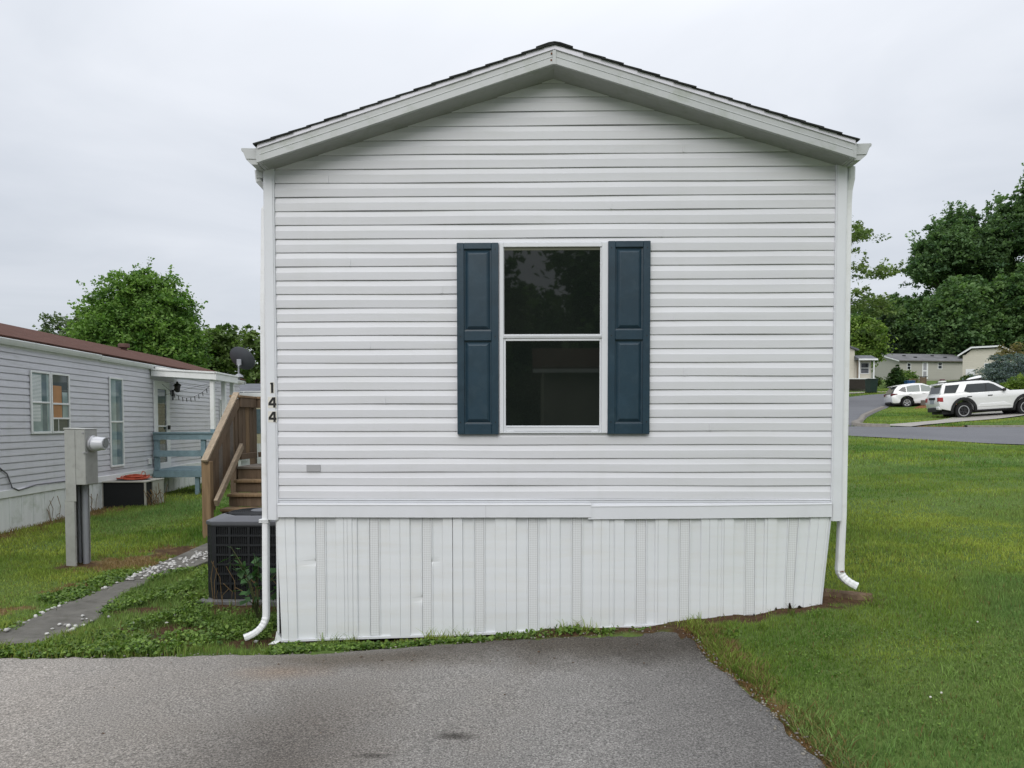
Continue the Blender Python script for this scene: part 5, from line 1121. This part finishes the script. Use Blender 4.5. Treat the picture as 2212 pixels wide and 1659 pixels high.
t3 = tree("pine_tree", gz(48.4, 96), "small dark pine tip poking up at the left of the wood", 12, [(0, 0, 6, 2.2, 2.2, 5), (0, 0, 11, 1.2, 1.2, 3.2)], 170, 34, .45, (.016, .034, .018), (.034, .062, .030), tr=(12, .25, 8, 2), shoots=30, shoot_len=1.2); t3.scale = (.8, .8, .66)
# blue spruce and shrubs
sp0 = empty("blue_spruce", gz(36.2, 50.5, .0), 0, "wide blue grey spruce spreading low behind the off-road wagon", "spruce")
trunk(sp0, 13, 2.2, .16, 6, 1.2)
tiers = []
for k in range(5):
    z = .35+.48*k; rr = 3.3-.42*k
    for j in range(7): a = j*.9+k*.5; tiers.append((rr*.62*math.cos(a), rr*.62*math.sin(a), z+.1, rr*.42, rr*.42, .26))
crown("needles", sp0, 14, tiers+[(0, 0, 1.2, 1.5, 1.5, 1.2)], 560, 44, .13, (.05, .088, .08), (.13, .19, .178), cr=.42, flat=.35, shell=.3)
def shrub(name, loc, label, seed, lobes, n, per, leaf, c0, c1, **kw):
    o_ = empty(name, loc, 0, label, "shrub"); mb = MB(); rg = random.Random(seed)
    for k in range(5):
        a = rg.uniform(0, 6.28); mb.tube([(0, 0, -.05), (.15*math.cos(a), .15*math.sin(a), .3), (.35*math.cos(a), .35*math.sin(a), .7)], [.03, .022, .008], 5)
    mb.build("stem", M['bark'], o_); crown("foliage", o_, seed, lobes, n, per, leaf, c0, c1, **kw)
shrub("shrub", gz(33.2, 44.5, 0), "yellow green rounded shrub in front of the blue spruce at the right edge", 15, [(0, 0, .75, 1.6, 1.2, .95), (1.6, .2, .7, 1.6, 1.2, .95), (-.9, 0, .5, 1.0, 1, .65)], 330, 40, .13, (.055, .11, .018), (.13, .21, .034), cr=.22)
shrub("cone_shrub", gz(38.9, 73.5, 0), "cone shaped dark evergreen shrub at the far grey home's corner", 16, [(0, 0, .8, .95, .9, .9), (0, 0, 1.5, .6, .6, .7), (0, 0, 2.1, .3, .3, .55)], 190, 36, .16, (.018, .05, .016), (.05, .10, .025), cr=.25)
shrub("shrub", gz(40.3, 74.5, 0), "round bright green bush between the cone shrub and the blue bin", 17, [(0, 0, .9, 1.15, 1, 1.1), (-.5, 0, .8, .8, .8, .9), (.6, 0, 1.0, .7, .7, .8)], 200, 36, .18, (.05, .115, .026), (.13, .225, .046), cr=.25, shoots=20, shoot_len=.5)
shrub("shrub", gz(46.2, 73, 0), "small green bush near the right end of the far grey home", 18, [(0, 0, .6, .85, .8, .75)], 110, 34, .16, (.028, .06, .016), (.07, .12, .026), cr=.3)
shrub("shrub", gz(33.6, 66.5, -.5), "small leafy plant beside the cream porch", 19, [(0, 0, .5, .5, .45, .45)], 60, 30, .12, (.03, .065, .015), (.08, .13, .03), cr=.35)
shrub("shrub", gz(45.4, 66, 0), "loose olive leaved sapling in front of the pale cream home", 20, [(0, 0, 2.6, 1.1, .9, 1.6), (.8, 0, 3.4, 1.2, .9, .9), (1.6, 0, 3.6, 1.2, .9, .7)], 110, 30, .20, (.075, .08, .03), (.15, .145, .055), cr=.3, gaps=1.6)
# trees mirrored in the upper pane
for (x, y, r_, s_, lb) in ((7.4, -31, 1, (1.25, 1.3), "dark tree across the street behind the viewer, mirrored in the upper window pane"), (-7.0, -33, 3, (1.25, 1.15), "dark tree mirrored at the left of the upper pane"), (-.6, -42, 4.4, (1.0, .95), "lowest dark tree mirrored behind the gap in the upper pane")):
    b_ = again(t2, (x, y, -1), r_, s_, lb); b_['group'] = "trees mirrored in the front window"

# ------------------------------------------------------------------ grass
def blades(rs, X, Y, h, w_, bend, c, two=True):
    n = len(X); Z = G(X, Y); near_ = np.exp(-((X/12)**2+(Y/12)**2)); Z = Z+near_*((vnoise(X, Y, 5.5, 3)-.5)*.035+(vnoise(X, Y, 14, 4)-.5)*.02)-.006
    B = np.stack([X, Y, Z], 1); a = rs.uniform(0, 2*np.pi, n); s = np.stack([np.cos(a), np.sin(a), 0*a], 1)*(w_*.5)[:, None]
    a2 = rs.uniform(0, 2*np.pi, n); d = np.stack([np.cos(a2), np.sin(a2), 0*a2], 1)*(h*bend)[:, None]; u = np.array([0, 0, 1.0])
    mid = B+d*.35+u*(h*.62)[:, None]; tip = B+d+u*h[:, None]
    if two:
        V = np.stack([B-s, B+s, mid+s*.75, mid-s*.75, tip], 1); i = np.arange(n)*5
        return V.reshape(-1, 3), np.stack([i, i+1, i+2, i+3], 1), np.stack([i+3, i+2, i+4], 1), np.repeat(c, 5, 0)
    V = np.stack([B-s, B+s, tip], 1); i = np.arange(n)*3
    return V.reshape(-1, 3), np.zeros((0, 4), int), np.stack([i, i+1, i+2], 1), np.repeat(c, 3, 0)
def okay(X, Y, pad=0):
    k = ~inside(X, Y, DRIVE) & ~inside(X, Y, PATHP) & ~inside(X, Y, ROADP) & ~inside(X, Y, STP)
    k &= ~((np.abs(X) < 2.12) & (Y > -.02) & (Y < 18)); k &= ~((X+7.8+.07*(Y-5.1)) < .02)
    k &= ~((X > -3.06) & (X < -2.2) & (Y > .98) & (Y < 1.85)); k &= ~((X > -5.3) & (X < -5.0) & (Y > 2.58) & (Y < 2.84))
    return k
def gcol(rs, X, Y, n):
    p = vnoise(X, Y, .7, 21)*.5+vnoise(X, Y, 2.3, 22)*.3+vnoise(X, Y, 7, 24)*.2; q_ = vnoise(X, Y, 1.7, 23)
    a, b, c3 = np.array((.080, .168, .029)), np.array((.30, .355, .072)), np.array((.150, .245, .09))
    c = a+(b-a)*np.clip(p*2.2-.6, 0, 1)[:, None]; c = c+(c3-c)*(np.clip((q_-.5)*2.5, 0, .6))[:, None]
    c = c*rs.uniform(.65, 1.4, n)[:, None]; dry = rs.uniform(0, 1, n) < .05; c[dry] = np.array((.20, .155, .065))*rs.uniform(.6, 1.2, dry.sum())[:, None]
    return c
def grass(name, label, zones, seed, mat='grassm'):
    rs = np.random.RandomState(seed); VV, QQ, TT, CC = [], [], [], []; off = 0
    for (x0, x1, y0, y1, dens, h, w_, two, fn) in zones:
        n = int((x1-x0)*(y1-y0)*dens); X = rs.uniform(x0, x1, n); Y = rs.uniform(y0, y1, n); k = okay(X, Y)
        if fn: k &= fn(X, Y)
        k &= (np.interp(X.ravel(), gx, np.arange(len(gx))) > 0)
        xi = np.clip(np.searchsorted(gx, X), 0, len(gx)-1); yi = np.clip(np.searchsorted(gy, Y), 0, len(gy)-1)
        bare = dirt[yi, xi]*.93+straw[yi, xi]*.45; k &= rs.uniform(0, 1, n) > bare
        X, Y = X[k], Y[k]; st = straw[yi, xi][k]; n = len(X); hp = .65+.7*vnoise(X, Y, 3.1, 31)
        c = gcol(rs, X, Y, n); m_ = st > rs.uniform(.1, .9, n); c[m_] = np.array((.24, .165, .075))*rs.uniform(.6, 1.3, m_.sum())[:, None]
        V, Q, T, C = blades(rs, X, Y, h*hp*rs.uniform(.55, 1.3, n), w_*rs.uniform(.7, 1.3, n), rs.uniform(.1, .65, n), c, two)
        VV.append(V); QQ.append(Q+off); TT.append(T+off); CC.append(C); off += len(V)
    o_ = np_mesh(name, np.concatenate(VV), np.concatenate(QQ), np.concatenate(TT), M[mat], None, np.concatenate(CC))
    return tag(o_, label, "grass", kind='stuff')
fr = lambda X, Y: (np.abs(X+.2) < .78*(Y+5.5)+1.0) & (Y > -4.4)
grass("grass", "mown green lawn grass to the right of the white mobile home", [
    (.9, 5.2, -3.6, .6, 7600, .036, .0046, True, fr), (2.1, 7, .6, 3.6, 3800, .038, .0062, True, fr), (4.2, 7, -3.6, .6, 1500, .04, .007, True, fr), (2.1, 11, 3.6, 9, 1300, .042, .010, False, fr), (3, 18, 9, 20.5, 330, .06, .020, False, fr)], 41)
grass("grass", "mown green lawn grass between the slab path and the long grey home", [
    (-8.0, -4.3, -.75, 3.2, 4300, .036, .006, True, None), (-4.3, -2.05, -.75, 2.2, 4200, .062, .0055, True, None), (-2.1, 1.3, -.35, .0, 3800, .034, .005, True, None), (-8.3, -4.6, 3.2, 8, 1800, .05, .009, True, None), (-4.6, -2.15, 2.0, 4.6, 1500, .05, .008, True, None), (-8.6, -2.2, 8, 17, 500, .06, .014, False, None)], 42)
grass("grass", "lawn grass across the road around the parked cars", [(11, 33, 22, 47, 170, .07, .035, False, lambda X, Y: ~inside(X, Y, [(14, 24.6), (18.75, 28.9), (30, 37), (31, 33.5), (19.2, 27.7), (15, 23.9)])), (20, 48, 54, 73, 40, .10, .08, False, None)], 43)
rs = np.random.RandomState(48); m_ = 620
xc = rs.uniform(-7.5, 6, m_); yc = rs.uniform(-3.4, 5, m_); kk = okay(xc, yc) & ((xc > .95) | (xc < -4.5)); xc, yc = xc[kk], yc[kk]; per_ = 16
xt = np.repeat(xc, per_)+rs.normal(size=len(xc)*per_)*.022; yt = np.repeat(yc, per_)+rs.normal(size=len(xc)*per_)*.022; kk = okay(xt, yt); xt, yt = xt[kk], yt[kk]
Vt, Qt, Tt, Ct = blades(rs, xt, yt, rs.uniform(.04, .085, len(xt)), rs.uniform(.004, .007, len(xt)), rs.uniform(.3, 1.1, len(xt)), gcol(rs, xt, yt, len(xt))*np.repeat(rs.uniform(.7, 1.25, len(xc)), per_)[kk][:, None])
tag(np_mesh("grass_tufts", Vt, Qt, Tt, M['grassm'], None, Ct), "scattered taller grass tufts standing out of the mown lawns", "grass", kind='stuff')
# longer edge tufts along the driveway's right edge and the skirting
rs = np.random.RandomState(44)
n = 5200; yv = rs.uniform(-3.6, -.12, n); xv = np.interp(yv, re_[::-1, 1], re_[::-1, 0])+np.abs(rs.normal(size=n))*.08+.03
k = vnoise(xv, yv, 6, 8) > .3; xv, yv = xv[k], yv[k]; n = len(xv); c = gcol(rs, xv, yv, n); dr = rs.uniform(0, 1, n) < .33; c[dr] = np.array((.22, .16, .07))*rs.uniform(.6, 1.3, dr.sum())[:, None]
V1, Q1, T1, C1 = blades(rs, xv, yv, rs.uniform(.03, .085, n), rs.uniform(.004, .007, n), rs.uniform(.4, 1.2, n), c)
n = 1900; xv = rs.uniform(-2.1, 1.1, n); yv = -.03-np.abs(rs.normal(size=n))*.05; k = (vnoise(xv, yv, 5, 12) > .45) & okay(xv, yv); xv, yv = xv[k], yv[k]; n = len(xv)
m_ = 4200; ye = rs.uniform(-3.6, -.15, m_); xe = np.interp(ye, re_[::-1, 1], re_[::-1, 0])+rs.uniform(-.015, .055, m_)
V3, Q3, T3, C3 = blades(rs, xe, ye, rs.uniform(.008, .03, m_), rs.uniform(.004, .008, m_), rs.uniform(.8, 2.5, m_), np.array((.24, .14, .065))*rs.uniform(.45, 1.4, (m_, 1)))
tag(np_mesh("thatch", V3, Q3, T3, M['grassm'], None, C3), "fringe of dry brown thatch along the driveway's right edge", "grass", kind='stuff')
V2, Q2, T2, C2 = blades(rs, xv, yv, rs.uniform(.03, .11, n)*rs.choice((.4, .5, 1), n), rs.uniform(.004, .007, n), rs.uniform(.2, 1., n), gcol(rs, xv, yv, n))
tag(np_mesh("grass", np.concatenate([V1, V2]), np.concatenate([Q1, Q2+len(V1)]), np.concatenate([T1, T2+len(V1)]), M['grassm'], None, np.concatenate([C1, C2])), "longer grass tufts hanging over the driveway edge and against the skirting", "grass", kind='stuff')

# ------------------------------------------------------------------ broad leaved weeds
def weeds(name, label, P, hts, leaf, seed, c0=(.034, .10, .018), c1=(.105, .225, .046), per=7):
    rs = np.random.RandomState(seed); n = len(P); X = np.repeat(P[:, 0], per)+rs.normal(size=n*per)*.028; Y = np.repeat(P[:, 1], per)+rs.normal(size=n*per)*.028
    k = ~inside(X, Y+.0, DRIVE) | (rs.uniform(size=n*per) < .12); X, Y = X[k], Y[k]; H = np.repeat(hts, per)[k]
    Z = G(X, Y)+H*rs.uniform(.25, 1.05, len(X)); tn = np.repeat(rs.uniform(0, 1, n), per)[k]
    V, Q = leaf_quads(rs, np.stack([X, Y, Z], 1), leaf, up=1.1, asp=.85); c = np.array(c0)+(np.array(c1)-np.array(c0))*tn[:, None]; c = c*rs.uniform(.6, 1.4, len(X))[:, None]*np.array((1.6, 1.15, 1.0))
    return tag(np_mesh(name, V, Q, mat=M['weed'], colr=np.repeat(c, 4, 0)), label, "weeds", kind='stuff')
rs = np.random.RandomState(51)
def scatter(x0, x1, y0, y1, n, fn):
    X = rs.uniform(x0, x1, n); Y = rs.uniform(y0, y1, n); k = okay(X, Y) & fn(X, Y)
    xi = np.clip(np.searchsorted(gx, X), 0, len(gx)-1); yi = np.clip(np.searchsorted(gy, Y), 0, len(gy)-1); k &= rs.uniform(size=n) > dirt[yi, xi]*.96
    return np.stack([X[k], Y[k]], 1)
prx = lambda Y: np.interp(Y, pr[:, 1], pr[:, 0]); plx = lambda Y: np.interp(Y, pl[:, 1], pl[:, 0])
P1 = scatter(-4.2, -2.05, -.7, 2.3, 8500, lambda X, Y: (X > prx(Y)-.03+.05*np.sin(Y*9)) & (vnoise(X, Y, 4, 61) > .30))
P2 = scatter(-6, -3.6, -.72, -.36, 1500, lambda X, Y: Y > -.72)
P3 = scatter(-4.9, -4.1, -.45, 2.3, 1700, lambda X, Y: (X > plx(Y)-.34) & (X < plx(Y)+.02) & (vnoise(X, Y, 4, 62) > .42))
PW = np.concatenate([P1, P2, P3]); weeds("ground_cover", "low broad leaved green weeds covering the ground between the slab path and the air conditioner", PW, .025+.05*vnoise(PW[:, 0], PW[:, 1], 5, 63), .028, 52)
P4 = scatter(-2.0, 1.25, -.42, -.055, 3800, lambda X, Y: (Y < -.09+.03*(X > 0)) & (vnoise(X, Y*3, 3.2, 64) > .36))
weeds("weeds", "strip of green weeds along the foot of the white skirting", P4, .012+.034*vnoise(P4[:, 0], P4[:, 1]*2, 4, 65), .028, 53)
P5 = scatter(.95, 5.5, -3.6, 1.8, 9000, lambda X, Y: (vnoise(X, Y, 2.1, 66)*.6+vnoise(X, Y, 6, 67)*.4 > .60))
weeds("clover_patches", "small round leaved clover patches mixed into the right lawn", P5, .018+.018*vnoise(P5[:, 0], P5[:, 1], 5, 68), .013, 54, (.045, .125, .022), (.085, .185, .036), 5)
# leafy plant beside the left downspout
wp = empty("weed_plant", (-2.42, .52, -.03), 0, "tall leafy weed growing between the air conditioner and the left downspout", "plant")
mb = MB(); rg = random.Random(6); Lp = []; 
for k in range(11):
    a = rg.uniform(0, 6.28); l = rg.uniform(.25, .62); q = Vector((math.cos(a)*.26, math.sin(a)*.22, l)); m_ = Vector((math.cos(a)*.08, math.sin(a)*.07, l*.6)); mb.tube([(0, 0, 0), m_, q], [.006, .0045, .002], 5)
    for t_ in np.linspace(.35, 1, 6): p = m_.lerp(q, (t_-.35)/.65); Lp.append((p.x+rg.uniform(-.05, .05), p.y+rg.uniform(-.05, .05), p.z+rg.uniform(-.02, .03)))
mb.build("stem", simple("weed_stem", (.07, .08, .03), .8), wp); rs = np.random.RandomState(7); V, Q = leaf_quads(rs, np.array(Lp), .095, up=1.4, asp=.75)
np_mesh("leaves", V, Q, mat=M['weed'], parent=wp, colr=np.repeat(np.array((.04, .10, .028))*rs.uniform(.6, 1.5, len(Lp))[:, None], 4, 0))
# dry stalks by the unit and by the left home
mb = MB(); rg = random.Random(9)
for k in range(16):
    x, y = rg.uniform(-2.95, -2.3), rg.uniform(.80, .96); h_ = rg.uniform(.12, .42); mb.tube([(x, y, -.04), (x+rg.uniform(-.03, .03), y, h_*.6), (x+rg.uniform(-.08, .08), y-.03, h_)], .0028, 4)
for k in range(70):
    u = rg.choice((rg.uniform(1.0, 2.4), rg.uniform(2.7, 3.4), rg.uniform(3.7, 4.9))); P_ = Vector(at_n(u, rg.uniform(.04, .14) if not 2.6 < u < 3.7 else rg.uniform(.82, .95), 0)); z0 = g(P_.x, P_.y); h_ = rg.uniform(.1, .42); mb.tube([(P_.x, P_.y, z0), (P_.x+rg.uniform(-.05, .05), P_.y, z0+h_*.6), (P_.x+rg.uniform(-.1, .1), P_.y-.03, z0+h_)], .005, 4)
tag(mb.build("dry_stalks", simple("dry_stalks", (.17, .11, .05), .9, .3, 20)), "thin dry weed stalks standing against the two air conditioners and the left skirting", "weeds", kind='stuff')
# white gravel
rs = np.random.RandomState(71); Gp = []
def stone(x, y, r, z=None): Gp.append((x, y, r, z))
for i in range(180):
    t_ = rs.beta(1.3, 1.2); y = 1.75+1.6*t_; x = -4.25+.28*t_+rs.normal()*(.11 if y > 2.2 else .07); stone(x, y, rs.uniform(.010, .024))
for i in range(22): y = rs.uniform(-.35, 1.8); stone(np.interp(y, pl[:, 1], pl[:, 0])+rs.normal()*.03, y, rs.uniform(.012, .026))
for i in range(14): y = rs.normal()*.16+.12; stone(np.interp(y, pr[:, 1], pr[:, 0])-abs(rs.normal())*.12+.02, y, rs.uniform(.010, .026))
for i in range(12): stone(rs.uniform(-3.9, -2.1), rs.uniform(-.45, .6), rs.uniform(.01, .022))
for i in range(420):
    if i % 3: y = rs.uniform(-3.5, -.15); x = np.interp(y, re_[::-1, 1], re_[::-1, 0])+rs.normal()*.03
    else: x = rs.uniform(-4.5, .9); y = np.interp(x, fe[:, 0], fe[:, 1])+rs.normal()*.025
    stone(x, y, rs.uniform(.003, .009), 1)
ph = (1+5**.5)/2; ico = np.array([(-1, ph, 0), (1, ph, 0), (-1, -ph, 0), (1, -ph, 0), (0, -1, ph), (0, 1, ph), (0, -1, -ph), (0, 1, -ph), (ph, 0, -1), (ph, 0, 1), (-ph, 0, -1), (-ph, 0, 1)])/1.9
icf = np.array([(0, 11, 5), (0, 5, 1), (0, 1, 7), (0, 7, 10), (0, 10, 11), (1, 5, 9), (5, 11, 4), (11, 10, 2), (10, 7, 6), (7, 1, 8), (3, 9, 4), (3, 4, 2), (3, 2, 6), (3, 6, 8), (3, 8, 9), (4, 9, 5), (2, 4, 11), (6, 2, 10), (8, 6, 7), (9, 8, 1)])
VV, TT, CC = [], [], []
for i, (x, y, r_, z) in enumerate(Gp):
    on = bool(inside(np.array([x]), np.array([y]), PATHP)[0]); sc3 = r_*np.array((rs.uniform(.8, 1.5), rs.uniform(.7, 1.1), rs.uniform(.45, .8))); a = rs.uniform(0, 6.28); v = ico*(1+rs.normal(size=(12, 1))*.12)*sc3
    v = np.stack([v[:, 0]*np.cos(a)-v[:, 1]*np.sin(a), v[:, 0]*np.sin(a)+v[:, 1]*np.cos(a), v[:, 2]], 1)+np.array((x, y, g(x, y)+(.022 if on else .014 if z else .012)+sc3[2]*.6))
    VV.append(v); TT.append(icf+12*i); CC.append(np.tile((np.array((.26, .24, .21)) if z else np.array((.56, .55, .53)))*rs.uniform(.55, 1.15), (12, 1)))
o = np_mesh("gravel", np.concatenate(VV), None, np.concatenate(TT), attr_mat("white_gravel", 0.0, .85), None, np.concatenate(CC)); tag(o, "white gravel stones strewn along the slab path", "gravel", kind='stuff')
# small things on the ground
st_ = empty("splash_stone", (2.27, .16, g(2.27, .16)-.012), R(-28), "flat brown weathered splash stone in the dirt under the right downspout", "stone")
rows = []; rg = random.Random(4)
for j in range(7): rows.append([(-.22+.44*i/7+rg.uniform(-.012, .012), -.09+.18*j/6+rg.uniform(-.012, .012), (.028+rg.uniform(-.008, .010) if 0 < i < 7 and 0 < j < 6 else -.03)) for i in range(8)])
MB().grid(rows).build("slab_body", simple("brown_stone", (.13, .09, .06), .95, .35, 14, .1, bump=.8), st_)
lt = MB()
for p in ((-2.10, -.03),): 
    x, y = p; z = g(x, y)+.012; lt.add([(x-.04, y-.02, z), (x+.03, y-.025, z+.008), (x+.04, y+.015, z+.02), (x-.02, y+.02, z+.01), (x, y, z+.022)], [(0, 1, 4), (1, 2, 4), (2, 3, 4), (3, 0, 4), (0, 3, 2, 1)])
tag(lt.build("crumpled_scrap", M['nwhite']), "crumpled white scrap lying by the home's left front corner", "litter")
bm_ = MB(); rg = random.Random(17)
for k in range(60):
    x, y = rg.uniform(-3.5, 1.0), rg.uniform(-2.6, -.25)
    if rg.random() < .6: y = rg.uniform(-.75, -.3); x = rg.uniform(-3, .8)
    if not inside(np.array([x]), np.array([y+.05]), DRIVE)[0]: continue
    a = rg.uniform(0, 3.1); l = rg.uniform(.006, .016); z = g(x, y)+.016; bm_.add([(x-l*math.cos(a), y-l*math.sin(a), z), (x+l*.4*math.sin(a), y-l*.4*math.cos(a), z+.004), (x+l*math.cos(a), y+l*math.sin(a), z), (x-l*.4*math.sin(a), y+l*.4*math.cos(a), z+.005)], [(0, 1, 2, 3)])
tag(bm_.build("leaf_litter", simple("dry_leaf_bits", (.10, .06, .035), .9, .4, 30)), "bits of dry leaf and twig scattered on the asphalt", "litter", kind='stuff')
cf = MB(); rg = random.Random(23)
for k in range(9):
    x, y = rg.uniform(1.4, 4.0), rg.uniform(-3.2, .2)
    cf.lathe([(.001, 0), (.006, .003), (.006, .008), (.001, .011)], (x, y, g(x, y)+.035), n=6, cap=False)
tag(cf.build("clover_flowers", simple("white_clover", (.62, .60, .55), .8)), "tiny white clover heads dotted in the right lawn", "flowers", kind='stuff')
